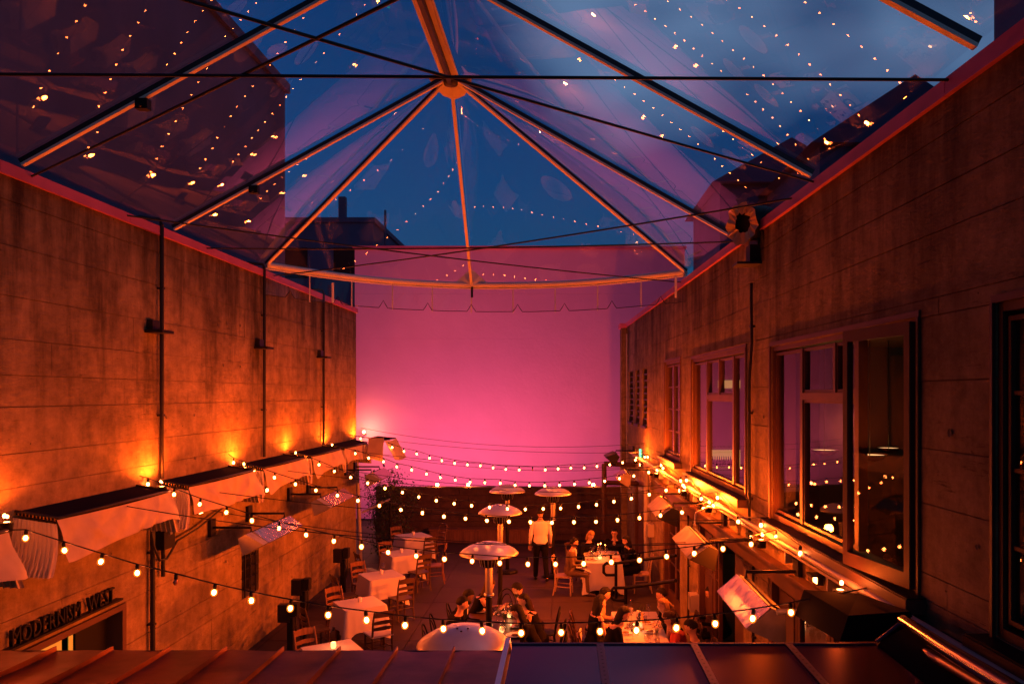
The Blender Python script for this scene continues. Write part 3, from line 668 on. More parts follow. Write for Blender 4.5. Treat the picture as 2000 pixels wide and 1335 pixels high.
# small free canopy at the end
t = thing('hanging_canopy', 'short free-hanging fabric canopy with pleated end in front of the pink wall', 'canopy', (-4.85, 20.6, 3.6))
def fc(u, v):
    x = -5.15 + .42 * u; return Vector((x + .03 * math.cos(u * 60) * v - .02 * v, 20.3 - .1 * v, 3.55 - .5 * v - .12 * u * v))
obj('pleated_end', MB().grid(fc, 90, 8), M['canvas'], t)
def fs(u, v): return Vector((-4.73 + .28 * v + .1 * u, 20.3 + 1.0 * u, 3.5 - .52 * v - .05 * math.sin(u * 3)))
obj('valance', MB().grid(fs, 16, 8), M['canvas'], t)
obj('liner', MB().hexa([(-5.15, 20.3, 3.53), (-4.73, 20.3, 3.48), (-4.63, 21.3, 3.48), (-5.15, 21.3, 3.53), (-5.15, 20.3, 3.55), (-4.73, 20.3, 3.5), (-4.63, 21.3, 3.5), (-5.15, 21.3, 3.55)]), M['darktop'], t)
# uplights between the canopies
def uplight(label, side, y, z, off, pw, group):
    t = thing('uplight', label, 'uplight', wall(side, y, z, off), 0, group)
    obj('housing', MB().lathe([(.0, -.09), (.05, -.09), (.06, 0), (.07, .0)], wall(side, y, z, off), 12), M['black'], t)
    obj('lamp_face', MB().lathe([(0, .004), (.028, .004)], wall(side, y, z, off), 12), M['flood'], t)
    obj('bulb_cluster', MB().ell(wall(side, y - .03, z + .07, off), (.017, .017, .022), 8, 6).ell(wall(side, y + .05, z + .05, off - .03), (.014, .014, .018), 8, 6), M['flood'], t)
    if side == 'L': lamp('uplight_glow', 'SPOT', wall(side, y, z + .13, off + .06), pw, ORANGE, .05, t, rot=Vector((-.30, 0, 1)).to_track_quat('-Z', 'Y').to_euler(), spot_size=R(165), spot_blend=.35)
    else: lamp('uplight_glow', 'POINT', wall(side, y, z + .13, off + .04), pw, ORANGE, .05, t)
    return t
names = ['at the left edge of the photo', 'between the first and second canopies', 'between the second and third canopies', 'between the third and fourth canopies', 'between the fourth and fifth canopies', 'at the far end beside the pink wall']
for i, y in enumerate((7.70, 10.68, 13.45, 16.05, 18.58, 21.2)):
    uplight('orange uplight glowing up the left wall, ' + names[i], 'L', y, 3.42, .22, UPL[i], 'uplights on the left wall')
for i, y in enumerate((6.7, 9.0, 11.7, 13.6, 16.6, 20.0)):
    nm = ['one', 'two', 'three', 'four', 'five', 'six'][i]
    uplight('orange uplight on the ledge of the right wall, number %s from the viewer' % nm, 'R', y, 3.0, .32, UPR[i], 'uplights on the right ledge')
for i, y in enumerate((7.9, 10.2, 12.7, 15.2, 18.0, 20.8)):  # added floods under the right ledge, carrying the orange wash over the patio
    nm = ['one', 'two', 'three', 'four', 'five', 'six'][i]
    p = wall('R', y, 2.80, .12)
    t = thing('added_ledge_flood', 'small hooded floodlight added under the right ledge to light the patio, number %s from the viewer' % nm, 'floodlight', p, 0, 'added floodlights under the right ledge')
    obj('hood', MB().box(p + Vector((.03, 0, .05)), (.14, .16, .02)), M['black'], t)
    obj('housing', MB().box(p + Vector((.06, 0, 0)), (.06, .14, .09)), M['black'], t)
    obj('lens', MB().box(p + Vector((.025, 0, 0)), (.008, .10, .06)), M['flood'], t)
    lamp('added_flood_beam', 'SPOT', p + Vector((-.03, 0, 0)), FILL_R[i], ORANGE, .04, t, rot=Vector((-1, 0, -.42)).to_track_quat('-Z', 'Y').to_euler(), spot_size=R(108), spot_blend=.85)
for i, y in enumerate((9.3, 12.1, 14.8, 17.4, 20.0)):  # added floods under the canopies that brighten the right wall
    nm = ['nearest', 'second', 'third', 'fourth', 'farthest'][i]
    p = wall('L', y, 2.86, .12)
    t = thing('added_canopy_flood', 'small hooded floodlight added under a left wall canopy, %s one' % nm, 'floodlight', p, 0, 'added floodlights under the left canopies')
    obj('hood', MB().box(p + Vector((-.03, 0, .05)), (.14, .16, .02)), M['black'], t)
    obj('housing', MB().box(p + Vector((-.06, 0, 0)), (.06, .14, .09)), M['black'], t)
    obj('lens', MB().box(p + Vector((-.025, 0, 0)), (.008, .10, .06)), M['flood'], t)
    lamp('added_flood_beam', 'SPOT', p + Vector((.03, 0, 0)), FILL_L[i], ORANGE, .04, t, rot=Vector((1, 0, -.26)).to_track_quat('-Z', 'Y').to_euler(), spot_size=R(78), spot_blend=.9)
# ================================================================== CLEAR TENT ROOF
tent = thing('clear_roof', 'clear vinyl hipped tent roof on orange lit steel ribs spanning the courtyard', 'tent roof', (-1.67, 11.4, 9.4))
HX, RZ = -1.67, 9.42
def footL(y): return Vector((XL + .02, y, 7.16))
def footR(y): return Vector((XR(y) - .02, y, 7.04))
hub = Vector((HX, 11.4, RZ)); Ys = [5.15, 8.2, 11.4]; Yn = [1.9] + Ys
cL, cR, cD = P(520, 517, 15.0), P(1340, 531, 15.1), P(921, 557, 17.1)
def rafter(a, b, nm='rafter', wv=.055, h=.028):
    d = (b - a).normalized(); s = d.cross(Vector((0, 0, 1))).normalized(); u = s.cross(d).normalized()
    def bx(mb, w0, z0, z1):
        q = [a - s * w0 + u * z0, a + s * w0 + u * z0, b + s * w0 + u * z0, b - s * w0 + u * z0, a - s * w0 + u * z1, a + s * w0 + u * z1, b + s * w0 + u * z1, b - s * w0 + u * z1]
        return mb.hexa(q)
    r_ = obj(nm, bx(MB(), wv * .5, -h, 0), M['tent'], tent)
    obj('keder_rail', bx(MB(), wv * .42, .002, .055), M['tentdark'], r_)
    return r_
for y in Yn:
    top = Vector((HX, y, RZ)); rafter(top, footL(y)); rafter(top, footR(y))
for c in (cL, cR, cD): rafter(hub, c)
a, b = Vector((HX, 1.5, RZ)), Vector((HX, 11.4, RZ))
rb = MB(); rb.hexa([(HX - .13, 1.5, RZ - .04), (HX + .13, 1.5, RZ - .04), (HX + .13, 11.3, RZ - .04), (HX - .13, 11.3, RZ - .04), (HX - .13, 1.5, RZ - .02), (HX + .13, 1.5, RZ - .02), (HX + .13, 11.3, RZ - .02), (HX - .13, 11.3, RZ - .02)])
obj('ridge_plate', rb, M['tent'], tent)
obj('ridge_beam', MB().box((HX, 6.4, RZ - .10), (.06, 9.8, .11)), M['tentdark'], tent)
ap = MB(); pl = [Vector((HX + .32 * math.cos(q), 11.35 + .42 * math.sin(q), RZ - .05 - .16 * math.sin(q) ** 2)) for q in [math.pi * k / 6 for k in range(7)]]
ap.add([Vector((HX, 11.3, RZ - .03))] + pl + [Vector((HX, 11.3, RZ - .01))] + [v + Vector((0, 0, .02)) for v in pl],
       [(0, k, k + 1) for k in range(1, 7)] + [(8, 8 + k + 1, 8 + k) for k in range(1, 7)] + [(k, 8 + k, 9 + k, k + 1) for k in range(1, 7)])
obj('apex_plate', ap, M['tent'], tent)
obj('hub', MB().lathe([(0, -.14), (.10, -.13), (.12, -.03), (.05, 0)], (HX, 11.4, RZ), 12), M['tentdark'], tent)
# front eave beam: two bowed spans
def bow(p, q, n, bulge):
    d = (q - p); m = Vector((d.y, -d.x, 0)).normalized()
    if m.y < 0: m = -m
    return [p + d * (i / n) + m * bulge * math.sin(math.pi * i / n) for i in range(n + 1)]
span = bow(cL, cD, 10, .22)[:-1] + bow(cD, cR, 10, .22)
span = [p + Vector((0, 0, -.05 * abs(math.sin(math.pi * i / 10)))) for i, p in enumerate(span)]
obj('eave_beam', MB().tube(span, [(.085, .065)] * len(span), 8), M['tent'], tent)
obj('eave_rail', MB().tube([p + Vector((0, -.03, -.075)) for p in span], .02, 6), M['tent'], tent)
gp = MB(); e = Vector((.17, -.08, 0))
dd = cD + Vector((0, -.07, 0)); gp.hexa([dd + Vector((-.42, -.03, -.02)), dd + Vector((.42, -.03, -.02)), dd + Vector((.42, .0, -.02)), dd + Vector((-.42, 0, -.02)), dd + Vector((-.05, -.03, .32)), dd + Vector((.05, -.03, .32)), dd + Vector((.05, 0, .32)), dd + Vector((-.05, 0, .32))])
obj('gusset_plate', gp, M['tent'], tent)
obj('bolt', MB().tube([cD + Vector((.02, -.08, -.05)), cD + Vector((.02, -.08, -.28))], .025, 8), M['steel'], tent)
for k, i in enumerate([2, 4, 6, 8, 10, 12, 14, 16, 18]):
    p = span[i]
    obj('hanging_strap', MB().hexa([p + Vector((-.012, -.05, -.62)), p + Vector((.012, -.05, -.62)), p + Vector((.012, -.045, -.62)), p + Vector((-.012, -.045, -.62)), p + Vector((-.012, -.05, -.08)), p + Vector((.012, -.05, -.08)), p + Vector((.012, -.045, -.08)), p + Vector((-.012, -.045, -.08))]), M['tent'], tent)
for sp in (P(650, 552, 15.6), P(1320, 541, 15.1)): obj('support_stub', MB().tube([sp, sp + Vector((0, 0, -.4))], .025, 8), M['tent'], tent)
def val(u, v):
    f = u * (len(span) - 1); i = min(int(f), len(span) - 2); p = span[i].lerp(span[i + 1], f - i)
    ph = (u * 9) % 1; notch = .16 * max(0, 1 - abs(ph - .5) / .09) if abs(ph - .5) < .09 else 0
    return p + Vector((0, -.05 + .02 * math.sin(u * 60 + v), -.09 - (.5 - notch) * v))
obj('valance', MB().grid(val, 180, 4), M['vinyl'], tent)
ed = MB().tube([val(i / 180, 1.0) for i in range(181)], .008, 5); obj('valance_hem', ed, M['steel'], tent)
# membrane panels, each its own sheet with sag and tension ripples
def panel(A, B, C, D, sag=.10, seed=0, nu=26, nv=26, rip=.0012):
    """A-B along the high side, D-C along the low side"""
    n = (B - A).cross(D - A)
    if n.length < 1e-6: n = (C - A).cross(D - A)
    n.normalize()
    if n.z < 0: n = -n
    def f(u, v):
        top = A.lerp(B, u); lo = D.lerp(C, u); p = top.lerp(lo, v)
        r = rip * (math.sin(u * 9 + v * 3 + seed) * math.sin(v * 5 + seed * 2) + .5 * math.sin(u * 21 + seed - v * 6) * v * (1 - v) * 2)
        return p + n * (.04 - sag * 4 * u * (1 - u) * (.25 + .75 * v) * (1 - .6 * v * v) + r * math.sin(math.pi * u))
    return obj('membrane', MB().grid(f, nu, nv), M['vinyl'], tent)
for i in range(3):
    y0, y1 = Yn[i], Yn[i + 1]
    panel(Vector((HX, y0, RZ)), Vector((HX, y1, RZ)), footL(y1), footL(y0), .12, i)
    panel(Vector((HX, y0, RZ)), Vector((HX, y1, RZ)), footR(y1), footR(y0), .12, i + 5)
hb_ = hub
panel(hb_, hb_, cL, footL(11.4), .10, 11); panel(hb_, hb_, cR, footR(11.4), .10, 12)
panel(hb_, hb_, cD, cL, .10, 13); panel(hb_, hb_, cD, cR, .10, 14)
# clamps on the left rafters
for (px, py), y in (((280, 213), 9.3), ((497, 348), 11.4)):
    p = P(px, py, y)
    tt = thing('rafter_clamp', 'small black fitting clamped to a left roof rib, %s one' % ('upper' if y < 10 else 'lower'), 'clamp', p, 0, 'black fittings on the ribs')
    # sits on the rib line between ridge and wall foot
    yy = 8.2 if y < 10 else 11.4; a_ = Vector((HX, yy, RZ)); b_ = footL(yy); best = min((a_.lerp(b_, k / 200) for k in range(201)), key=lambda q: (CX + F * q.x / q.y - px) ** 2)
    tt.location = best + Vector((0, 0, -.08))
    obj('clamp_body', MB().box((0, 0, 0), (.13, .09, .11)), M['black'], tt, world=False)
    obj('clamp_bolt', MB().tube([(0, -.08, -.03), (0, .08, -.03)], .02, 6), M['steel'], tt, world=False)
# tension cables between the wall tops
def wtop(px, side):
    if side == 'L': y = yL(px); return Vector((XL, y, 7.06))
    y = yR(px); return Vector((XR(y), y, 6.93))
def cable(a, b, sag, lab, r=.012):
    pts = [a.lerp(b, i / 24) + Vector((0, 0, -sag * 4 * (i / 24) * (1 - i / 24))) for i in range(25)]
    tag(obj('tension_cable', MB().tube(pts, r, 6), M['cable'], None, tuple(a)), lab, 'cable', 'tension cables under the roof')
cable(Vector((XL, 5.45, 6.98)), Vector((XR(5.45), 5.45, 6.93)), .0, 'black cable crossing straight below the apex plate, highest of the level ones')
cable(Vector((XL, 1.7, 7.06)), Vector((XR(8.1), 8.1, 6.93)), .03, 'black cable running from top left past the apex to the right coping')
cable(Vector((XL, 8.35, 7.06)), Vector((XR(1.2), 1.2, 6.93)), .03, 'black cable running beside the upper left rib')
cable(Vector((XL, 12.4, 7.06)), Vector((XR(11.2), 11.2, 6.93)), .05, 'black cable crossing level from the left coping to the drum floodlight')
cable(Vector((XL, 10.1, 7.06)), Vector((XR(15.3), 15.3, 6.93)), .06, 'black cable slanting down to the right end of the eave beam')
cable(Vector((XL, 15.3, 7.06)), Vector((XR(8.7), 8.7, 6.93)), .06, 'black cable slanting up from the left end of the eave beam')
# ================================================================== DRUM FLOODLIGHT ON THE RIGHT COPING
fl = thing('drum_floodlight', 'large unlit drum floodlight with ragged foil rim on a bracket at the right coping', 'floodlight', P(1470, 440, 10.2))
fc_ = P(1474, 436, 10.2); ax = (P(1436, 452, 9.75) - P(1500, 425, 10.9)); axd = Vector((-.80, -.55, -.14)).normalized()
q_ = axd.to_track_quat('Z', 'Y').to_matrix()
obj('drum', MB().lathe([(0, -.34), (.10, -.335), (.19, -.30), (.225, -.2), (.23, .1), (.21, .22), (.20, .22)], fc_, 24, axis=q_), M['black'], fl)
rim = MB(); n = 26; vs = []
rr = random.Random(5)
for k in range(n):
    a = 2 * math.pi * k / n
    for r_, z_ in ((.19, .20), (.26 + rr.uniform(-.02, .035), .26 + rr.uniform(-.03, .03)), (.13 + rr.uniform(-.02, .02), .23 + rr.uniform(-.01, .03))):
        vs.append(q_ @ Vector((r_ * math.cos(a), r_ * math.sin(a), z_)) + fc_)
fs_ = []
for k in range(n):
    a = k * 3; b = ((k + 1) % n) * 3; fs_ += [(a, b, b + 1, a + 1), (a + 1, b + 1, b + 2, a + 2)]
rim.add(vs, fs_); obj('foil_rim', rim, mat('worn foil', (.75, .5, .25), .35, .8, bump=.6, bscale=20), fl)
obj('lens', MB().lathe([(0, .18), (.2, .18)], fc_, 20, axis=q_), M['black'], fl)
obj('yoke', MB().tube([fc_ + Vector((.02, -.24, 0)), fc_ + Vector((.05, -.25, -.27)), fc_ + Vector((.05, .05, -.33)), fc_ + Vector((.05, .25, -.27)), fc_ + Vector((.02, .24, 0))], .018, 6), M['steel'], fl)
obj('ballast_box', MB().box(fc_ + Vector((.06, 0, -.42)), (.3, .22, .24)), M['black'], fl)
obj('wall_arm', MB().tube([fc_ + Vector((.06, 0, -.30)), Vector((XR(10.3), 10.3, fc_.z - .22))], .03, 8), M['steel'], fl)
obj('shelf', MB().box(fc_ + Vector((-.02, -.02, -.55)), (.5, .3, .03)), M['steel'], fl)
obj('mounting_plate', wbox(MB(), 'R', 10.1, 10.5, fc_.z - .4, fc_.z - .02, .008, .04), M['black'], fl)
# ================================================================== INFRARED HEATERS ON ARMS
def ir_heater(label, side, y0, y1, x, z, arms, tilt, shiny=False, ln=.36):
    s = 1 if side == 'L' else -1          # mouth faces the patio
    t = thing('infrared_heater', label, 'heater', (x, (y0 + y1) / 2, z), 0, 'infrared heaters on wall arms')
    # trough cross-section, opening direction down towards the patio
    o = Vector((s * math.cos(tilt), 0, -math.sin(tilt))); u = Vector((s * math.sin(tilt), 0, math.cos(tilt)))
    c = Vector((x, 0, z)); hw, mw, dp = .07, .20, .27; tilt_ = tilt
    prof = [c + u * mw + o * dp, c + u * hw, c - u * hw, c - u * mw + o * dp]
    th = .012
    for k, nm in enumerate(('upper_side', 'back', 'lower_side')):
        a, b = prof[k], prof[k + 1]; nrm = Vector((-(b - a).z, 0, (b - a).x)).normalized()
        if nrm.dot(o) > 0: nrm = -nrm
        mb = MB().hexa([a + Vector((0, y0, 0)), b + Vector((0, y0, 0)), b + Vector((0, y1, 0)), a + Vector((0, y1, 0))] + [a + nrm * th + Vector((0, y0, 0)), b + nrm * th + Vector((0, y0, 0)), b + nrm * th + Vector((0, y1, 0)), a + nrm * th + Vector((0, y1, 0))])
        obj(nm, mb, M['reflector'] if (shiny and nm == 'upper_side') else M['troughskin'], t)
        ins = [a.lerp(b, .02) - nrm * .003, a.lerp(b, .98) - nrm * .003]
        obj('reflector_sheet', MB().grid(lambda p, q: ins[0].lerp(ins[1], q) + Vector((0, y0 + .01 + (y1 - y0 - .02) * p, 0)) - nrm * (.004 + .004 * math.sin(p * 17 + q * 5) * math.sin(q * 7 + p * 9)), 24, 6), M['reflector'], t)
    obj('slot', MB().hexa([c - o * .012 + u * .02 + Vector((0, y0 + .1, 0)), c - o * .012 - u * .05 + Vector((0, y0 + .1, 0)), c - o * .012 - u * .05 + Vector((0, y1 - .1, 0)), c - o * .012 + u * .02 + Vector((0, y1 - .1, 0)), c - o * .03 + u * .02 + Vector((0, y0 + .1, 0)), c - o * .03 - u * .05 + Vector((0, y0 + .1, 0)), c - o * .03 - u * .05 + Vector((0, y1 - .1, 0)), c - o * .03 + u * .02 + Vector((0, y1 - .1, 0))]), M['black'], t)
    for yy, e in ((y0, -.015), (y1, .015)):
        obj('end_cap', MB().hexa([prof[0] + Vector((0, yy, 0)), prof[1] + Vector((0, yy, 0)), prof[2] + Vector((0, yy, 0)), prof[3] + Vector((0, yy, 0))] + [q + Vector((0, yy + e, 0)) for q in prof]), M['troughskin'] if shiny else M['black'], t)
    obj('heating_tube', MB().tube([c + o * .1 + Vector((0, y0 + .03, 0)), c + o * .1 + Vector((0, y1 - .03, 0))], .02, 8), M['steel'], t)
    if not shiny or side == 'L': obj('burner_box', MB().hexa([c + u * .05 - o * .02 + Vector((0, y0 - .02, 0)), c - u * .09 - o * .02 + Vector((0, y0 - .02, 0)), c - u * .09 - o * .02 + Vector((0, y0 - .26, 0)), c + u * .05 - o * .02 + Vector((0, y0 - .26, 0)), c + u * .21 + o * .26 + Vector((0, y0 - .02, 0)), c - u * .17 + o * .26 + Vector((0, y0 - .02, 0)), c - u * .17 + o * .26 + Vector((0, y0 - .22, 0)), c + u * .21 + o * .26 + Vector((0, y0 - .22, 0))]), M['black'] if side == 'R' else M['grey'], t)
    for ya in arms:
        wp = wall(side, ya, z + .1, .02)
        obj('arm', MB().tube([wp, Vector((x, ya, z + .1)), Vector((x, ya, z + .02))], .02, 8), M['black'], t)
        obj('wall_plate', wbox(MB(), side, ya - .09, ya + .09, z - .04, z + .24, .008, .06), M['black'], t)
    return t
ir_heater('dark capped trough heater on the left wall, nearest, over the barred window', 'L', 12.55, 14.2, -5.12, 2.42, (12.6, 14.1), R(62), True)
ir_heater('trough heater on the left wall, middle one, its foil catching the light', 'L', 16.1, 17.7, -5.12, 2.5, (16.2, 17.4), R(62), True)
ir_heater('trough heater at the far end of the left wall beside the vine', 'L', 20.3, 21.6, -5.1, 2.6, (20.4, 21.3), R(62), True)
ir_heater('large heater with crumpled foil reflector near the right, before the nearest doorway', 'R', 7.35, 8.75, 2.05, 2.62, (8.6,), R(66), True)
ir_heater('black ended trough heater on two arms, nearest of the two over the open doorway', 'R', 10.6, 12.0, 2.0, 2.62, (10.5, 11.9), R(66))
ir_heater('black ended trough heater on two arms, over the glazed doorway', 'R', 13.7, 15.1, 1.95, 2.68, (13.6, 14.9), R(66))
ir_heater('small pale heater tilted by the downpipe at the far right', 'R', 19.0, 19.9, 1.62, 2.72, (19.2,), R(55), True)
ir_heater('black boxed heater at the far right end beside the green lamp', 'R', 22.4, 23.2, 1.55, 2.95, (22.6,), R(50))
# extra arm tube, junction boxes, exit light
t = thing('bent_conduit', 'pale bent conduit hooping over a heater arm on the right wall', 'conduit', wall('R', 10.9, 2.9, .1))
obj('pipe', MB().tube([wall('R', 11.4, 2.98, .1), Vector((2.2, 11.6, 3.0)), Vector((2.02, 11.7, 2.9)), Vector((2.0, 11.7, 2.7))], .016, 8), M['galv'], t)
t = thing('junction_box', 'grey box on the end of a wall arm beside the nearest heater', 'electrical box', (2.35, 7.0, 2.6))
obj('box', wbox(MB(), 'R', 6.95, 7.25, 2.52, 2.82, .25, .33), M['grey'], t); obj('arm', MB().tube([wall('R', 7.1, 2.7, .25), wall('R', 7.1, 2.7, .75)], .03, 8), M['grey'], t); obj('bracket', wbox(MB(), 'R', 7.07, 7.13, 2.65, 2.75, .0, .25), M['grey'], t)
for y, z, lab in ((19.0, 1.35, 'pale junction box on the downpipe behind the farther dinner table'), (13.9, .95, 'pale junction box where the handrail meets the wall'), (6.5, 2.86, 'small box on the wall under the open casement')):
    t = thing('junction_box', lab, 'electrical box', wall('R', y, z))
    obj('box', wbox(MB(), 'R', y - .13, y + .13, z - .15, z + .15, .008, .16), M['galv'], t)
    obj('cover', wbox(MB(), 'R', y - .1, y + .1, z - .12, z + .12, .161, .17), M['grey'], t)
t = thing('exit_lamp', 'small green lit lamp high at the far end of the right wall', 'lamp', P(1250, 885, 21.0))
p = P(1250, 885, 21.0); obj('housing', MB().box(p + Vector((-.08, 0, 0)), (.1, .12, .3)), M['black'], t); obj('lens', MB().box(p + Vector((0, 0, 0)), (.06, .1, .24)), M['exit'], t); obj('stem', MB().tube([p + Vector((0, .05, 0)), wall('R', 21.1, p.z, 0)], .015, 6), M['steel'], t)
t = thing('gate_frame', 'dark timber frame standing before the pink wall at the far right', 'frame', (1.4, 22.5, 0))
for a, b in (((1180, 905), (1180, 1040)), ((1180, 905), (1262, 908)), ((1182, 942), (1262, 944))): obj('rail' if a[1] != 905 or b[0] > 1190 else 'post', MB().tube([P(*a, 22.4), P(*b, 22.4)], .07, 4, smooth=False), M['woodd'], t)
# ================================================================== STRING LIGHTS
bulb_me = MB().ell((0, 0, 0), (.020, .020, .025), 8, 6).mesh('bulb', M['bulb'])
globe_me = MB().ell((0, 0, 0), (.034, .034, .040), 12, 8).mesh('globe', M['globe'])
off_me = MB().ell((0, 0, 0), (.023, .023, .03), 10, 7).mesh('bulb_unlit', M['bulboff'])
sock_me = MB().lathe([(0, .028), (.016, .03), (.018, .07), (.008, .085), (0, .085)], (0, 0, 0), 8).mesh('socket', M['black'])
def plan(px, a, b):
    """point of the vertical plane through plan points a-b seen at column px"""
    k = (px - CX) / F; den = (b[0] - a[0]) - k * (b[1] - a[1]); s = (k * a[1] - a[0]) / den
    return a[1] + s * (b[1] - a[1])
def string(label, a, b, pts, offs=(), endL=None, endR=None):
    t = thing('string_light', label, 'string light', P(pts[0][0], pts[0][1], plan(pts[0][0], a, b)), 0, 'bulb strings across the courtyard')
    W_ = [P(x, y, plan(x, a, b)) for x, y in pts]
    cord = [endL] if endL is not None else []
    cord += [p + Vector((0, 0, .085)) for p in W_]
    if endR is not None: cord.append(endR)
    obj('cord', MB().tube(cord, .007, 5), M['cable'], t)
    for i, p in enumerate(W_):
        s = (b[0] - a[0])
        bb = obj('bulb', off_me if i in offs else bulb_me, None, t); bb.location = p - t.location; bb.scale = (1 + random.uniform(-.05, .05),) * 3
        sk = obj('socket', sock_me, None, bb)
        if i not in offs: obj('globe', globe_me, None, bb)
        bb.rotation_euler = (random.uniform(-.15, .15), random.uniform(-.15, .15), 0)
def mirror_side(px): pass
S1 = [(50,1050),(126,1074),(197,1096),(268,1118),(343,1136),(418,1156),(491,1172),(567,1187),(641,1200),(716,1210),(791,1220),(866,1227),(942,1231),(1018,1235),(1096,1234),(1172,1232),(1243,1230),(1321,1225),(1397,1217),(1470,1207),(1545,1195),(1617,1182),(1697,1166)]
S2 = [(289,945),(340,965),(390,984),(442,1000),(492,1016),(545,1031),(598,1044),(652,1056),(706,1067),(758,1078),(813,1085),(868,1091),(922,1095),(976,1099),(1031,1101),(1085,1101),(1140,1100),(1194,1097),(1249,1093),(1302,1086),(1356,1080),(1412,1071),(1467,1062),(1516,1048)]
S3 = [(456,903),(496,918),(536,932),(577,945),(617,957),(659,967),(699,977),(741,987),(783,995),(825,1001),(867,1008),(909,1012),(951,1016),(994,1018),(1036,1019),(1078,1020),(1121,1019),(1164,1018),(1206,1015),(1249,1011),(1290,1006),(1332,1000),(1374,993),(1393,987)]
S4 = [(592,895),(623,907),(653,920),(685,932),(718,943),(752,953),(786,961),(818,970),(852,977),(887,983),(921,987),(956,990),(991,993),(1026,994),(1061,993),(1095,992),(1130,989),(1165,985),(1199,979),(1233,973),(1268,965),(1301,957),(1334,947)]
S5 = [(694,885),(720,894),(749,901),(775,911),(804,917),(833,925),(860,932),(889,937),(918,941),(947,942),(977,943),(1006,947),(1034,948),(1064,948),(1093,947),(1122,945),(1151,942),(1181,939),(1210,934),(1238,929),(1267,922),(1295,914)]
S6 = [(741,865),(766,873),(789,881),(814,886),(839,894),(863,899),(888,904),(913,907),(938,909),(963,913),(988,916),(1014,917),(1040,917),(1065,917),(1090,915),(1115,913),(1141,913),(1166,910),(1191,907),(1216,903),(1241,898),(1265,892)]
def ends(yl, yr): return (XL + .15, yl), (XR(yr) - .15, yr)
for pts, yl, yr, offs, lab in ((S1, 7.72, 6.5, (4,), 'string of bulbs nearest the viewer, with one dead bulb, over the near heater hood'), (S2, 10.6, 8.9, (), 'second string of bulbs counting from the viewer'), (S3, 13.4, 11.7, (), 'third string of bulbs counting from the viewer'),
                               (S4, 16.2, 13.7, (), 'fourth string of bulbs counting from the viewer'), (S5, 18.6, 16.7, (), 'fifth string of bulbs, low over the pink wall foot'), (S6, 20.6, 19.6, (12,), 'farthest string of bulbs, across the pink wall')):
    a, b = ends(yl, yr)
    string(lab, a, b, pts, offs, Vector((XL, yl - .1, H - (pts[0][1] - HY - 18) * yl / F)), Vector((XR(yr), yr, 3.0)))
for i, (y, dz) in enumerate(((9.4, 3.42), (11.9, 3.25), (12.0, 2.95), (14.8, 3.3), (17.1, 3.2), (19.4, 3.35), (21.0, 3.2), (21.5, 3.55), (22.0, 3.75))):
    yl = y; yr = max(5.0, y * .93); a = wall('L', yl, dz, 0); b = wall('R', yr, dz - .35, 0)
    n = 16; pts = [a.lerp(b, k / n) + Vector((0, 0, -.35 * 4 * (k / n) * (1 - k / n) * (.5 if i % 2 else .8))) for k in range(n + 1)]
    tag(obj('guy_wire', MB().tube(pts, .006, 5), M['cable'], None, tuple(a)), 'thin bare wire across the courtyard, %s counting from the viewer' % ['first', 'second', 'third', 'fourth', 'fifth', 'sixth', 'seventh', 'eighth', 'ninth'][i], 'wire', 'bare wires across the courtyard')
rl = [(1309, 903), (1241, 898), (1427, 977), (1360, 938), (1425, 972), (1516, 1045)]
t = thing('string_light', 'short string of loose bulbs lying along the ledge of the right wall', 'string light', wall('R', 12, 3.0, .3))
prev = []
for px, dy, up in ((1275, 0, .12), (1309, 0, .14), (1350, 0, .05), (1362, 0, .12), (1393, 0, -.05), (1427, 0, .12), (1470, 0, -.05), (1518, 0, .08), (1600, 0, .02)):
    y = yR(px); p = wall('R', y, 3.02 + up, .2); prev.append(p)
    bb = obj('bulb', bulb_me, None, t); bb.location = p - t.location; obj('socket', sock_me, None, bb); obj('globe', globe_me, None, bb)
obj('cord', MB().tube([p + Vector((0, 0, .08)) for p in prev], .009, 5), M['cable'], t)
# ================================================================== PATIO HEATERS
def patio_heater(label, x, y, hz=2.33):
    t = thing('patio_heater', label, 'patio heater', (x, y, 0), 0, 'mushroom patio heaters')
    c = (x, y, 0)
    obj('base', MB().lathe([(0, 0), (.27, 0), (.28, .05), (.2, .09), (.07, .10)], c, 20), M['black'], t)
    obj('post', MB().lathe([(.05, .1), (.05, 1.45)], c, 14), M['black'], t)
    obj('collar', MB().lathe([(.062, 1.45), (.085, 1.46), (.085, 1.49), (.06, 1.5)], c, 14), M['alu'], t)
    obj('burner_tube', MB().lathe([(.058, 1.5), (.062, 1.9), (.05, 1.92)], c, 16), M['grey'], t)
    br = obj('burner_head', MB().lathe([(.09, 1.92), (.13, 1.95), (.16, 2.08), (.12, 2.12)], c, 20), M['black'], t)
    for k in range(16):
        a = k * math.pi / 8; obj('grille_bar', MB().tube([(x + .135 * math.cos(a), y + .135 * math.sin(a), 1.94), (x + .17 * math.cos(a), y + .17 * math.sin(a), 2.09)], .005, 4), M['alu'], br)
    obj('hood', MB().lathe([(0, hz), (.1, hz - .008), (.22, hz - .035), (.34, hz - .085), (.43, hz - .14), (.47, hz - .18), (.475, hz - .20), (.465, hz - .20), (.42, hz - .155), (.3, hz - .09), (.1, hz - .03), (0, hz - .02)], c, 40), M['hood'], t)
    obj('hood_bolts', MB().ell((x - .05, y - .1, hz - .003), (.012, .012, .008), 6, 4).ell((x + .06, y - .1, hz - .003), (.012, .012, .008), 6, 4).ell((x, y - .16, hz - .012), (.012, .012, .008), 6, 4), M['steel'], t)
    return t
def hx(px, y): return (px - CX) * y / F
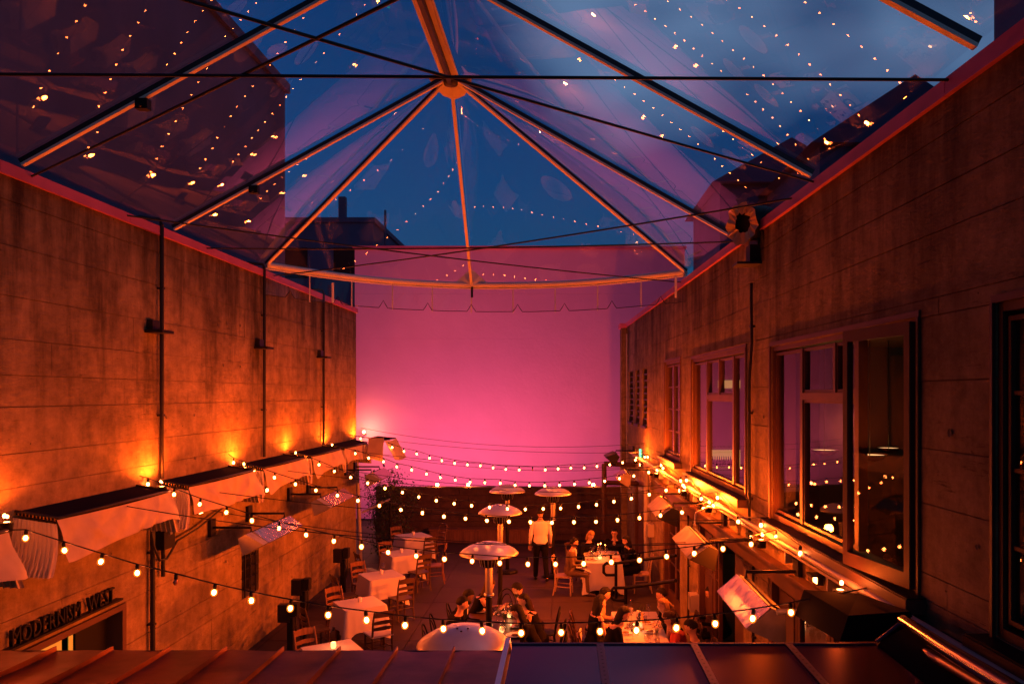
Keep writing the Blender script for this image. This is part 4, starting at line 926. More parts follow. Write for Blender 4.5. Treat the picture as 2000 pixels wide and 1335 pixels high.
for px, y, lab in ((905, 7.9, 'nearest mushroom heater, only its broad hood showing above the roof edge'), (955, 12.4, 'second mushroom heater, black post rising before the dark dinner table'), (977, 16.6, 'third mushroom heater, hood just below the far bulb string'), (1080, 19.8, 'mushroom heater beside the standing waiter'), (991, 20.3, 'farthest mushroom heater, against the pink wall')):
    patio_heater(lab, hx(px, y), y)
# ================================================================== HANDRAIL
t = thing('handrail', 'black bent tube handrail beside the farther dinner table', 'handrail', (1.25, 17.6, 0))
z1 = H - (1097 - HY) * 17.6 / F
A0 = P(1203, 1099, 17.6); obj('post', MB().tube([A0, Vector((A0.x, A0.y, 0))], .035, 8), M['black'], t)
obj('top_rail', MB().tube([P(1203, 1122, 17.6), P(1184, 1122, 17.6), P(1179, 1117, 17.6), P(1179, 1104, 17.6), P(1184, 1099, 17.6), P(1203, 1099, 17.6), P(1320, 1084, 16.0)], .035, 8), M['black'], t)
B0 = P(1222, 1147, 17.0)
obj('post', MB().tube([B0, Vector((B0.x, B0.y, 0))], .035, 8), M['black'], t)
obj('lower_rail', MB().tube([P(1222, 1172, 17.0), P(1198, 1170, 17.0), P(1193, 1165, 17.0), P(1194, 1152, 17.0), P(1199, 1147, 17.0), P(1222, 1147, 17.0), P(1320, 1133, 14.0)], .035, 8), M['black'], t)
# ================================================================== FOREGROUND ROOFS
rt = thing('seamed_roof', 'brown standing seam metal roof in the left foreground', 'roof', (-3, 5.2, 2.9))
ye, ze = 5.4, H - (1270 - HY) * 5.4 / F
def rz(y): return ze + (ye - y) * .02
seams = [-3.05 - .402 * k for k in range(-0, 9)]
xs = [(887 - CX) * ye / F]; 
while xs[-1] > -6.2: xs.append(xs[-1] - .40)
xs = [(985 - CX) * ye / F] + xs
for i in range(len(xs) - 1):
    a, b = xs[i + 1], xs[i]
    if a < -5.75: a = -5.75
    if b <= a + .02: continue
    f_ = lambda u, v, a=a, b=b: Vector((a + .006 + (b - a - .012) * u, 2.2 + (ye - 2.2) * v, rz(2.2 + (ye - 2.2) * v) + .004 * math.sin(u * 5 + v * 11 + a * 7) + .003 * math.sin(v * 23 + a)))
    obj('roof_pan', MB().grid(f_, 6, 24), M['roof'], rt)
    obj('seam', MB().hexa([(a - .007, 2.2, rz(2.2) - .01), (a + .007, 2.2, rz(2.2) - .01), (a + .007, ye, rz(ye) - .01), (a - .007, ye, rz(ye) - .01), (a - .005, 2.2, rz(2.2) + .032), (a + .005, 2.2, rz(2.2) + .032), (a + .005, ye - .0, rz(ye) + .034), (a - .005, ye, rz(ye) + .034)]), M['roof'], rt)
obj('drip_edge', MB().box(((-5.75 + xs[0]) / 2, ye + .006, ze - .05), (abs(xs[0] + 5.75), .01, .10)), M['steel'], rt)
obj('deck', MB().box(((-5.75 + xs[0]) / 2, 3.8, ze - .08), (abs(xs[0] + 5.75), 3.15, .08)), M['steel'], rt)
X0 = xs[0]
hz_ = H - (1257 - HY) * 5.4 / F
ht = thing('hatch_roof', 'dark glossy plum coloured roof sheets with perforated straps in the right foreground', 'roof', (1, 5.3, 2.95))
xr = (1712 - CX) * 5.4 / F
cuts = [X0 + .055, (1172 - CX) * 5.4 / F, (1355 - CX) * 5.4 / F, (1540 - CX) * 5.4 / F, xr]
for i in range(4):
    a, b = cuts[i], cuts[i + 1]
    obj('roof_sheet', MB().box(((a + b) / 2, 3.8, hz_ - .02), (b - a - .006, 3.2, .03)), M['plum'], ht)
    if i:
        s = obj('strap', MB().box((a, 3.8, hz_ + .002), (.05, 3.19, .006)), M['strap'], ht)
        for k in range(22): obj('strap_hole', MB().lathe([(0, 0), (.008, 0)], (a, 5.35 - k * .07, hz_ + .0065), 8), M['black'], s)
obj('edge_trim', MB().box(((cuts[0] + xr) / 2, 5.412, hz_ - .03), (xr - cuts[0], .02, .07)), M['strap'], ht)
obj('side_flashing', MB().hexa([(X0 - .01, 2.2, ze), (X0 + .05, 2.2, ze), (X0 + .05, 5.45, ze), (X0 - .01, 5.45, ze), (X0 + .005, 2.2, hz_ + .03), (X0 + .04, 2.2, hz_ + .03), (X0 + .04, 5.45, hz_ + .03), (X0 + .005, 5.45, hz_ + .03)]), M['alu'], ht)
# fabric covered duct and pipe at the right
dt = thing('covered_duct', 'black box shaped duct cowl at the right edge of the foreground roof', 'duct', (2.2, 5.6, 2.9))
a = [P(1640, 1252, 5.9), P(1800, 1252, 5.7), Vector((2.55, 6.6, 2.75)), Vector((2.05, 6.8, 2.75))]
b = [P(1657, 1201, 5.9), P(1778, 1193, 5.7), Vector((2.5, 6.5, 3.02)), Vector((2.1, 6.7, 3.0))]
obj('cowl', MB().hexa(a + b), M['blackmatte'], dt)
obj('near_cowl', MB().hexa([Vector((2.17, 2.2, 2.80)), Vector((2.85, 2.2, 2.80)), P(1835, 1290, 5.4), P(1712, 1262, 5.4), Vector((2.25, 2.2, 2.93)), Vector((2.6, 2.2, 3.02)), P(1772, 1222, 5.4), P(1722, 1250, 5.4)]), M['blackmatte'], dt)
obj('lip', MB().tube([P(1712, 1252, 5.42), P(1755, 1218, 5.42), P(1775, 1222, 5.42)], .012, 6), M['strap'], dt)
gp_ = thing('gutter_pipe', 'glossy black pipe running along the foot of the right wall toward the viewer', 'pipe', (2.5, 5, 2.9))
obj('pipe', MB().tube([P(1765, 1212, 5.6), P(1850, 1268, 4.6), P(1990, 1352, 3.6)], .045, 12), mat('gloss black pipe', (.03, .02, .02), .18, .3), gp_)
obj('pipe', MB().tube([P(1790, 1262, 5.2), P(1960, 1362, 4.0)], .03, 10), M['strap'], gp_)
obj('gutter', wbox(MB(), 'R', 3.0, 5.6, 2.90, 2.98, .012, .12), M['black'], gp_)
# ================================================================== CHAIRS, TABLES
def make_ladder(name, label, m, round_top=False, seatm=None):
    t = thing(name, label, 'chair')
    W, D_ = .40, .40
    seat = MB(); 
    def sf(u, v): return Vector(((u - .5) * (W + .02 - .03 * (1 - v)), (v - .5) * D_, .455 - .012 * math.sin(math.pi * u) * math.sin(math.pi * v)))
    seat.grid(sf, 6, 6); seat.box((0, 0, .435), (W, D_, .022)); obj('seat', seat, seatm or m, t, world=False)
    for s in (-1, 1):
        obj('leg', MB().tube([(s * .18, .18, 0), (s * .175, .175, .43)], [.016, .02], 8), m, t, world=False)
        pts = [(s * .18, -.24, 0), (s * .18, -.185, .25), (s * .18, -.18, .45), (s * .18, -.21, .7), (s * .175, -.27, .9)]
        obj('leg', MB().tube(pts, [.016, .019, .021, .018, .015], 8), m, t, world=False)
        obj('side_stretcher', MB().tube([(s * .178, .178, .2), (s * .18, -.19, .22)], .011, 6), m, t, world=False)
    obj('front_stretcher', MB().tube([(-.178, .178, .24), (.178, .178, .24)], .011, 6), m, t, world=False)
    obj('back_stretcher', MB().tube([(-.18, -.195, .26), (.18, -.195, .26)], .011, 6), m, t, world=False)
    for k, (z, h) in enumerate(((.58, .05), (.69, .05), (.84, .09))):
        def bf(u, v, z=z, h=h): 
            y = -.18 - .09 * max(0, (z - .45) / .45) ** 1.3 - .025 * math.sin(math.pi * u)
            return Vector(((u - .5) * .34, y, z + (v - .5) * h + (.018 * math.sin(math.pi * u) if v > .5 else 0)))
        sl = MB().grid(bf, 8, 1); sl2 = MB().grid(lambda u, v: bf(u, v) + Vector((0, -.014, 0)), 8, 1); sl.add(sl2.v, sl2.f, True)
        e = [bf(u / 8, 1) for u in range(9)]; sl.add(e + [q + Vector((0, -.014, 0)) for q in e], [(i, i + 1, i + 10, i + 9) for i in range(8)])
        if not (round_top and k == 2): obj('back_slat', sl, m, t, world=False)
    if round_top:
        obj('top_rail', MB().tube([(-.175, -.27, .88), (-.15, -.28, .94), (-.08, -.285, .97), (.08, -.285, .97), (.15, -.28, .94), (.175, -.27, .88)], .016, 8), m, t, world=False)
    return t
def make_bentwood(label):
    t = thing('bentwood_chair', label, 'chair'); m = M['black']
    obj('seat', MB().lathe([(0, .455), (.19, .46), (.205, .45), (.2, .435), (0, .435)], (0, 0, 0), 20), m, t, world=False)
    for s in (-1, 1):
        obj('leg', MB().tube([(s * .19, .19, 0), (s * .14, .14, .44)], .014, 8), m, t, world=False)
        obj('leg', MB().tube([(s * .19, -.2, 0), (s * .15, -.15, .44)], .014, 8), m, t, world=False)
    obj('ring', MB().tube([(.16 * math.cos(a * math.pi / 8), .16 * math.sin(a * math.pi / 8), .27) for a in range(17)], .009, 6), m, t, world=False)
    def hoop(w_, h, z0): return [(w_ * math.cos(a * math.pi / 12), -.17 - .10 * math.sin(a * math.pi / 12), z0 + h * math.sin(a * math.pi / 12) ** .8) for a in range(13)]
    obj('outer_hoop', MB().tube(hoop(.19, .46, .45), .013, 8), m, t, world=False)
    obj('inner_hoop', MB().tube(hoop(.12, .36, .45), .010, 8), m, t, world=False)
    return t
def cloth(label, cx, cy, wx, wy, rz, z=.765, drop=.42, corner=.62, group='white tablecloths', floor=False):
    mb = MB(); n = 16; per = []
    hx_, hy_ = wx / 2, wy / 2
    cor = [(-hx_, -hy_), (hx_, -hy_), (hx_, hy_), (-hx_, hy_)]
    for k in range(4):
        a, b = Vector(cor[k]), Vector(cor[(k + 1) % 4])
        for i in range(n): per.append((a.lerp(b, i / n), i / n, k))
    m = len(per); rnd = random.Random(int((cx + 10) * 97)); ph = rnd.random() * 6
    rings = []
    lev = [0, .015, .06, .2, .4, .6, .8, 1.0]
    for li, lv in enumerate(lev):
        ring = []
        for i, (p, f, k) in enumerate(per):
            c = min(f, 1 - f)                                     # 0 at a corner
            cd = math.exp(-(c / .16) ** 2)
            d = drop + (corner - drop) * math.exp(-(c / .12) ** 2)
            outd = p.normalized()
            nrm = [Vector((0, -1)), Vector((1, 0)), Vector((0, 1)), Vector((-1, 0))][k]
            if f == 0: nrm = (nrm + [Vector((-1, 0)), Vector((0, -1)), Vector((1, 0)), Vector((0, 1))][k]).normalized()
            fold = .012 * math.sin(f * 16 + ph + k * 2) * lv
            o_ = .006 + (.045 + fold) * lv * (1 - cd) + cd * (.11 * lv)
            side = .055 * math.exp(-((c - .11) / .05) ** 2) * lv    # tuck beside the corner cone
            q = p + nrm * (o_ - side) if f else p + nrm * o_
            ring.append(Vector((q.x, q.y, z - .004 - d * lv if lv else z)))
        rings.append(ring)
    vs = [v for r_ in rings for v in r_]
    fs = [(l * m + i, l * m + (i + 1) % m, (l + 1) * m + (i + 1) % m, (l + 1) * m + i) for l in range(len(rings) - 1) for i in range(m)]
    mb.add(vs, fs, True); mb.add(rings[0], [tuple(range(m))])
    o = obj('tablecloth', mb, M['linen'], None, (cx, cy, 0), world=False); o.rotation_euler = (0, 0, rz)
    return tag(o, label, 'tablecloth', group)
def table(label, cx, cy, wx, wy, rz, group, m='woodd', z=.75):
    t = thing('dining_table', label, 'table', (cx, cy, 0), rz, group)
    obj('tabletop', MB().box((0, 0, z - .015), (wx - .01, wy - .01, .03)), M[m], t, world=False)
    for a in (-1, 1):
        for b in (-1, 1): obj('leg', MB().box((a * (wx / 2 - .06), b * (wy / 2 - .06), (z - .03) / 2), (.05, .05, z - .03)), M[m], t, world=False)
    return t
def tumbler(x, y, z, label, lit=False, grp='candle holders'):
    t = thing('candle_holder', label, 'candle', (x, y, z), 0, grp)
    obj('glass', MB().lathe([(.03, 0), (.042, .03), (.042, .07), (.034, .09), (.03, .09), (.037, .065), (.037, .03), (0, .006)], (0, 0, 0), 14), M['candle'] if lit else M['china'], t, world=False)
    obj('wax', MB().lathe([(0, .045), (.032, .045)], (0, 0, 0), 10), M['flood'] if lit else M['linen'], t, world=False)
    if lit: lamp('flame_light', 'POINT', (0, 0, .13), 1.2, (1, .45, .15), .03).parent = t
def wine_glass(x, y, z, label='stemmed wine glass standing on a table', wine=False, grp='glasses on the tables'):
    t = thing('wine_glass', label, 'glass', (x, y, z), 0, grp)
    obj('bowl', MB().lathe([(.004, .09), (.03, .11), (.04, .15), (.032, .21), (.031, .21), (.038, .15), (.028, .115), (0, .10)], (0, 0, 0), 12), M['glass'], t, world=False)
    obj('stem', MB().lathe([(.032, 0), (.03, .004), (.005, .012), (.004, .09)], (0, 0, 0), 10), M['glass'], t, world=False)
    if wine: obj('wine', MB().lathe([(0, .115), (.026, .118), (.035, .145), (0, .145)], (0, 0, 0), 10), M['wine'], t, world=False)
T = [(-3.55, 11.85, .76), (-3.84, 14.5, .76), (-3.97, 16.78, .76), (-4.02, 19.1, .74), (-4.18, 21.45, .78)]
ord_ = ['nearest', 'second', 'third', 'fourth', 'farthest']
for i, (x, y, s) in enumerate(T):
    rz_ = R(33)
    table('square table hidden under a white cloth, %s in the left row' % ord_[i], x, y, s, s, rz_, 'square tables in the left row')
    cloth('white cloth with draped corners on the %s table of the left row' % ord_[i], x, y, s + .01, s + .01, rz_, group='white cloths of the left row')
    tumbler(x - .02, y + .08, .767, ('glowing candle glass' if i == 0 else 'unlit candle glass') + ' on the %s table of the left row' % ord_[i], i == 0)
wine_glass(-3.98, 17.0, .767, 'lone wine glass beside the candle on the third table of the left row')
wood_p = make_ladder('ladderback_chair', '', M['wood']); dark_p = make_ladder('ladderback_chair', '', M['woodd']); round_p = make_ladder('roundback_chair', '', M['wood'], True); white_p = make_ladder('ladderback_chair', '', M['woodd'], seatm=M['linen'])
pale_p = make_ladder('ladderback_chair', '', M['woodl']); bent_p = make_bentwood('')
protos = {'wood': wood_p, 'dark': dark_p, 'round': round_p, 'white': white_p, 'pale': pale_p, 'bent': bent_p}; used = set()
def chair(kind, x, y, face, label, group='chairs around the tables'):
    """face: compass angle of the seat front, 0 = +y"""
    p = protos[kind]
    if kind in used: c = fast_copy(p, (x, y, .0), face, label, group)
    else: used.add(kind); c = p; c.location = (x, y, 0); c.rotation_euler = (0, 0, face); c['label'] = label; c['group'] = group
    return c
def face_to(x, y, tx, ty): return math.atan2(-(tx - x), ty - y)
for k, x, y, ti, lab in (('wood', -4.02, 12.3, 0, 'brown ladderback chair beyond the nearest table of the left row'),
                          ('wood', -4.36, 15.0, 1, 'brown ladderback chair beyond the second table of the left row'), ('dark', -4.5, 13.95, 1, 'dark ladderback chair between the second table and the wall'),
                          ('white', -3.30, 13.72, 1, 'dark chair with pale seat drawn up to the viewer side of the second table'),
                          ('wood', -4.5, 17.3, 2, 'brown ladderback chair beyond the third table of the left row'), ('dark', -3.40, 16.1, 2, 'dark ladderback chair at the right of the third table'), ('dark', -4.62, 16.3, 2, 'dark ladderback chair at the wall side of the third table'),
                          ('wood', -4.45, 19.65, 3, 'brown ladderback chair beyond the fourth table of the left row'), ('dark', -3.46, 18.45, 3, 'dark ladderback chair at the near side of the fourth table'), ('round', -3.2, 19.2, 3, 'round topped chair at the right of the fourth table'), ('dark', -4.75, 18.6, 3, 'dark ladderback chair at the wall side of the fourth table'),
                          ('wood', -4.65, 21.95, 4, 'brown chair beyond the farthest table of the left row'), ('dark', -3.68, 20.75, 4, 'dark ladderback chair at the near side of the farthest table'), ('round', -3.65, 22.0, 4, 'round topped chair by the planter bench')):
    chair(k, x, y, face_to(x, y, T[ti][0], T[ti][1]), lab, 'chairs of the left row')
# ================================================================== PEOPLE
def bake(mb, vox, smooth=2):
    me = mb.mesh('tmp', None); o = bpy.data.objects.new('tmp', me); COL.objects.link(o)
    md = o.modifiers.new('r', 'REMESH'); md.mode = 'VOXEL'; md.voxel_size = vox
    m2 = o.modifiers.new('s', 'SMOOTH'); m2.iterations = smooth; m2.factor = .5
    dg = bpy.context.evaluated_depsgraph_get(); r_ = bpy.data.meshes.new_from_object(o.evaluated_get(dg))
    bpy.data.objects.remove(o); bpy.data.meshes.remove(me)
    r_.polygons.foreach_set('use_smooth', [True] * len(r_.polygons)); return r_
def limb(mb, pts, rs, n=10):
    mb.tube(pts, rs, n)
    for p, r_ in zip(pts, rs):
        ra = max(r_) if isinstance(r_, tuple) else r_
        mb.ell(p, (ra, ra, ra), 10, 6)
def torso_rings(hip, chest, neck, sx=1.0, fem=False):
    """list of (centre, (half width, half depth))"""
    mid = hip.lerp(chest, .5)
    wst = .118 if fem else .14
    return [(hip + Vector((0, 0, -.06)), (.15, .11)), (hip + Vector((0, 0, .02)), (.165, .115)), (mid, (wst * sx, .10)), (chest, (.165 * sx, .115)), (chest + Vector((0, 0, .10)) + (neck - chest) * .15, (.17 * sx, .095)), (neck + Vector((0, -.005, -.055)), (.085, .07)), (neck, (.052, .055))]
def loft(mb, rings, side, n=14, grow=0.0):
    vs = []
    for c, (a, b) in rings:
        f = Vector((-side.y, side.x, 0))
        for k in range(n): t_ = 2 * math.pi * k / n; vs.append(c + side * (a + grow) * math.cos(t_) + f * (b + grow) * math.sin(t_))
    m = len(rings); fs = [(i * n + k, i * n + (k + 1) % n, (i + 1) * n + (k + 1) % n, (i + 1) * n + k) for i in range(m - 1) for k in range(n)]
    mb.add(vs, fs + [tuple(range(n))[::-1], tuple(range((m - 1) * n, m * n))], True)
def head_mesh(mb, c, rot):
    """skull, jaw, nose and ears as one shaped surface; face looks along local +y"""
    base = MB().ell((0, 0, 0), (1, 1, 1), 18, 14); out = []
    for v in base.v:
        x, y, z = v; X, Y, Z = x * .075, y * .095, z * .118
        if z < 0: X *= 1 - .28 * (-z) ** 1.3; Y = Y * (1 - .12 * -z) + .012 * -z
        if y > .6 and abs(x) < .35 and -.35 < z < .15: Y += .020 * (1 - abs(x) / .35) * (1 - abs(z + .12) / .27)
        if y > .8 and .1 < z < .3: Y -= .003
        out.append(rot @ Vector((X, Y, Z)) + c)
    mb.add(out, base.f, True)
    for s in (-1, 1): mb.ell(rot @ Vector((s * .076, -.005, -.005)) + c, (.010, .02, .03), 8, 6, rot)
def hair_mesh(c, rot, style):
    base = MB().ell((0, 0, 0), (1, 1, 1), 20, 16); mb = MB(); out = []
    for v in base.v:
        x, y, z = v; r_ = 1.0
        dz = 0
        face = y > (.30 if style != 'bald' else -.2) and z < .52 - .15 * abs(x)
        sidef = z < -.15 and y > -.1
        X, Y, Z = x * .086, y * .108 - .004, z * .128 + .004
        if style in ('short',): low = z < -.35
        else: low = False
        if face or (style == 'short' and (low or sidef)): X, Y, Z = x * .06, y * .07 - .01, z * .09
        if style in ('long', 'bob', 'pony', 'curly') and z < .05 and y < .32 and not face:
            ext = {'long': .30, 'bob': .08, 'pony': .02, 'curly': .12}[style] * min(1, (.05 - z) / .7)
            dz = ext; X *= 1 + (.10 if style != 'curly' else .35); Y = Y * .8 - .012 - .03 * min(1, -z + .05)
        if style == 'curly':
            nn2 = noise.noise(Vector(v) * 4) * .012; X += x * .01 + nn2; Y += y * .004 + nn2; Z += nn2 + (.006 if z > 0 else 0)
        else:
            w_ = .003 * math.sin(math.atan2(x, y) * 14 + z * 4); X += x * w_; Y += y * w_
        out.append(rot @ Vector((X, Y, Z)) + c - Vector((0, .25 * dz, dz)))
    mb.add(out, base.f, True)
    if style == 'pony': limb(mb, [rot @ Vector(q) + c for q in ((0, -.1, .02), (0, -.145, -.04), (.01, -.15, -.14), (.01, -.13, -.22))], [.03, .04, .035, .015], 8)
    return mb
def hand(mb, wrist, dirv, up, grip=.5, side=1):
    d = dirv.normalized(); u = up.normalized(); s = d.cross(u).normalized() * side; u = s.cross(d).normalized() * side
    palm = wrist + d * .045; m3 = Matrix((s, d, u)).transposed(); mb.ell(palm, (.040, .052, .016), 10, 8, m3)
    for k, (o, ln) in enumerate(((-.030, .062), (-.010, .074), (.011, .070), (.031, .054))):
        b0 = wrist + d * .085 + s * o; c1 = b0 + d * ln * .5 * math.cos(grip * .7) - u * ln * .5 * math.sin(grip * .7)
        c2 = c1 + d * ln * .5 * math.cos(grip * 1.7) - u * ln * .5 * math.sin(grip * 1.7); mb.tube([b0 - d * .02, b0, c1, c2], [.009, .0088, .0082, .0065], 6)
    b0 = wrist + d * .025 - s * .032; mb.tube([b0, b0 - s * .022 + d * .025 - u * .008, b0 - s * .02 + d * .055 - u * .018], [.012, .0105, .008], 6)
def person(label, x, y, face, pose='sit', top='suit', legs='suit', hair='hairk', hstyle='short', skin='skin', lean=.10, armL=None, armR=None, headturn=0, headnod=.25, sleeves='long', fem=False, beard=False, glasses=False, shirtfront=None, scale=1.0, seat=.46, skirt=False, vox=.02, group=None, holds=None):
    t = thing('person', label, 'person', (x, y, 0), face, group)
    if pose == 'sit':
        hip = Vector((0, -.02, seat + .10)); chest = Vector((0, .0 + lean, seat + .42)); neck = Vector((0, .02 + lean * 1.5, seat + .62)); 
        kn = [Vector((s * .12, .42, seat + .03)) for s in (-1, 1)]; an = [Vector((s * .13, .40 + .03 * s, .09)) for s in (-1, 1)]; hj = [Vector((s * .09, .02, seat + .07)) for s in (-1, 1)]
    else:
        hip = Vector((0, 0, .95)); chest = Vector((0, lean * .3, 1.27)); neck = Vector((0, .02 + lean * .4, 1.50))
        hj = [Vector((s * .09, 0, .90)) for s in (-1, 1)]; kn = [Vector((-.10, .10, .50)), Vector((.11, -.04, .50))]; an = [Vector((-.11, .14, .09)), Vector((.12, -.26, .13))]
    hd = neck + Vector((0, .035 + .03 * headnod, .135)); rot = (Matrix.Rotation(headturn, 3, 'Z') @ Matrix.Rotation(-headnod, 3, 'X'))
    sh = [chest + Vector((s * (.165 if fem else .19), (neck - chest).y * .4, .12)) for s in (-1, 1)]
    dfl = [(sh[0] + Vector((-.06, .05, -.27)), sh[0] + Vector((.02, .28, -.27))), (sh[1] + Vector((.06, .05, -.27)), sh[1] + Vector((-.02, .28, -.27)))]
    if pose != 'sit': dfl = [(sh[0] + Vector((-.05, -.02, -.28)), sh[0] + Vector((-.06, .05, -.52))), (sh[1] + Vector((.05, -.02, -.28)), sh[1] + Vector((.06, .10, -.50)))]
    arms = [tuple(Vector(q) for q in armL) if armL else dfl[0], tuple(Vector(q) for q in armR) if armR else dfl[1]]
    side = Vector((1, 0, 0))
    rg = torso_rings(hip, chest, neck, .95 if fem else 1.05, fem)
    b = MB(); loft(b, rg, side); limb(b, [neck + Vector((0, 0, -.03)), hd + Vector((0, -.02, -.07))], [.052, .05])
    for i in (0, 1):
        e, w_ = arms[i]
        limb(b, [sh[i], e, w_], [.045 if fem else .052, .036 if fem else .042, .027]); 
        limb(b, [hj[i], kn[i], an[i]], [.082, .055, .038]); 
        limb(b, [an[i] + Vector((0, -.03, -.04)), an[i] + Vector((0, .15, -.055))], [.038, .03])
    sm = b
    head_mesh(sm, hd, rot)
    me = bake(sm, vox * .8)
    # fingers joined to the same skin mesh
    hm = MB()
    for i in (0, 1):
        e, w_ = arms[i]; dv_ = (w_ - e); hand(hm, w_ - dv_.normalized() * .01, dv_, Vector((0, 0, 1)) if abs(dv_.normalized().z) < .8 else Vector((0, 1, 0)), .55, 1 if i else -1)
    bm = bmesh.new(); bm.from_mesh(me); tmp = hm.mesh('h', None); bm.from_mesh(tmp); bm.to_mesh(me); bm.free(); bpy.data.meshes.remove(tmp)
    me.materials.clear(); me.materials.append(M[skin]); me.name = 'body'; me.polygons.foreach_set('use_smooth', [True] * len(me.polygons))
    bo = obj('body', me, None, t)
    # garments
    g_ = MB(); rr2 = [r_ for r_ in rg[:(6 if sleeves == 'long' else 5)]]
    if sleeves == 'none': rr2 = rg[:5]
    loft(g_, rr2, side, grow=.014)
    if sleeves == 'long':
        for i in (0, 1):
            e, w_ = arms[i]; limb(g_, [sh[i], e, e.lerp(w_, .93)], [.062, .05, .037])
    elif sleeves == 'short':
        for i in (0, 1): limb(g_, [sh[i], sh[i].lerp(arms[i][0], .6)], [.062, .055])
    else:
        for s in (-1, 1): limb(g_, [chest + Vector((s * .08, .09, .08)), chest + Vector((s * .09, .03, .185)), chest + Vector((s * .08, -.08, .08))], [.016] * 3)
    gm = bake(g_, vox); gm.materials.clear(); gm.materials.append(M[top]); obj({'suit': 'jacket', 'suitbr': 'jacket', 'tweed': 'jacket', 'shirt': 'shirt', 'tanshirt': 'shirt', 'red': 'blouse'}.get(top, 'top'), gm, None, t)
    l_ = MB(); loft(l_, [(rg[0][0], (.155, .115)), (rg[1][0], (.17, .12)), (rg[1][0] + Vector((0, 0, .05)), (.155, .112))], side, grow=.004)
    for i in (0, 1): limb(l_, [hj[i], kn[i], kn[i].lerp(an[i], .95 if not skirt else .25)], [.10 if not skirt else .12, .07 if not skirt else .10, .058 if not skirt else .09])
    lm = bake(l_, vox); lm.materials.clear(); lm.materials.append(M[legs]); obj('skirt' if skirt else 'trousers', lm, None, t)
    for i in (0, 1):
        s_ = MB(); limb(s_, [an[i] + Vector((0, -.03, -.045)), an[i] + Vector((0, .06, -.05)), an[i] + Vector((0, .17, -.06))], [.042, .042, .032]); obj('shoe', s_, M['shoe'] if top == 'tweed' else M['black'], t, world=False)
    obj('hair', hair_mesh(hd, rot, hstyle), M[hair], t, world=False)
    ey = MB()
    for s in (-1, 1): ey.ell(rot @ Vector((s * .03, .086, .004)) + hd, (.010, .006, .006), 6, 4, rot); ey.ell(rot @ Vector((s * .03, .090, .026)) + hd, (.018, .004, .004), 6, 4, rot)
    obj('eyes', ey, M['hairk'], t, world=False)
    obj('mouth', MB().ell(rot @ Vector((0, .092, -.062)) + hd, (.022, .006, .005), 8, 4, rot), M['mouth'], t, world=False)
    if beard: obj('beard', MB().ell(rot @ Vector((0, .045, -.085)) + hd, (.062, .058, .048), 12, 8, rot), M['hairk'], t, world=False)
    if glasses:
        gl = MB()
        for s in (-1, 1): gl.tube([rot @ Vector((s * .032 + .022 * math.cos(a * math.pi / 6), .1, .004 + .017 * math.sin(a * math.pi / 6))) + hd for a in range(13)], .003, 4)
        obj('glasses', gl, M['black'], t, world=False)
    if shirtfront: obj('shirt_front', MB().ell(chest + Vector((0, .10, .09)), (.045, .035, .11), 10, 8), M[shirtfront], t, world=False); obj('collar', MB().lathe([(.062, -.01), (.058, .025)], neck + Vector((0, 0, -.03)), 12), M[shirtfront], t, world=False)
    t.scale = (scale,) * 3
    return t
def deg(a): return R(a)
Lf, Rt = R(90), R(-90)     # facing -x / facing +x
# waiter
person('waiter in white shirt and black trousers walking away', hx(1056, 19.4), 19.4, deg(8), 'stand', 'shirt', 'suit', 'hairk', 'short', lean=.08, headturn=-.5, headnod=.15, scale=1.04, vox=.016)
# --- table one: dark bare table
TA = (-1.12, 13.3)
table('dark bare wooden table crowded with plates behind the second mushroom heater', -1.12, 13.35, 1.15, 2.2, 0, None)
def dinner(x, y, z, n_g, grp):
    pass
Z1 = .757
for k, (px, py, r_) in enumerate(((940, 1193, .14), (1003, 1201, .15), (1010, 1222, .14), (1004, 1241, .14), (948, 1222, .13))):
    d = (H - Z1) * F / (py - HY); p = P(px, py, d)
    t = thing('plate', 'white plate of food on the dark table, %s' % ['beside the leaning woman', 'before the bearded man on the right', 'before the small faced woman', 'nearest the roof edge', 'nearest the two men on the left'][k], 'plate', (p.x, p.y, Z1), 0, 'plates on the dark table')
    obj('dish', MB().lathe([(0, .004), (r_ * .7, .004), (r_, .018), (r_, .022), (r_ * .7, .010), (0, .010)], (0, 0, 0), 18), M['china'], t, world=False)
    obj('food', MB().ell((0.01, 0, .018), (.06, .05, .018), 8, 5), M['food'], t, world=False)
rg_ = random.Random(3)
for k in range(16): wine_glass(-1.12 + rg_.uniform(-.28, .36), 13.2 + rg_.uniform(-.8, .85), Z1, 'stemmed glass among the plates of the dark table', k % 3 == 0, 'glasses on the dark table')
tumbler(-1.02, 12.75, Z1, 'glowing candle glass on the dark table at the heater post', True)
tumbler(-.95, 13.6, Z1, 'glowing candle glass between the two bearded men', True)
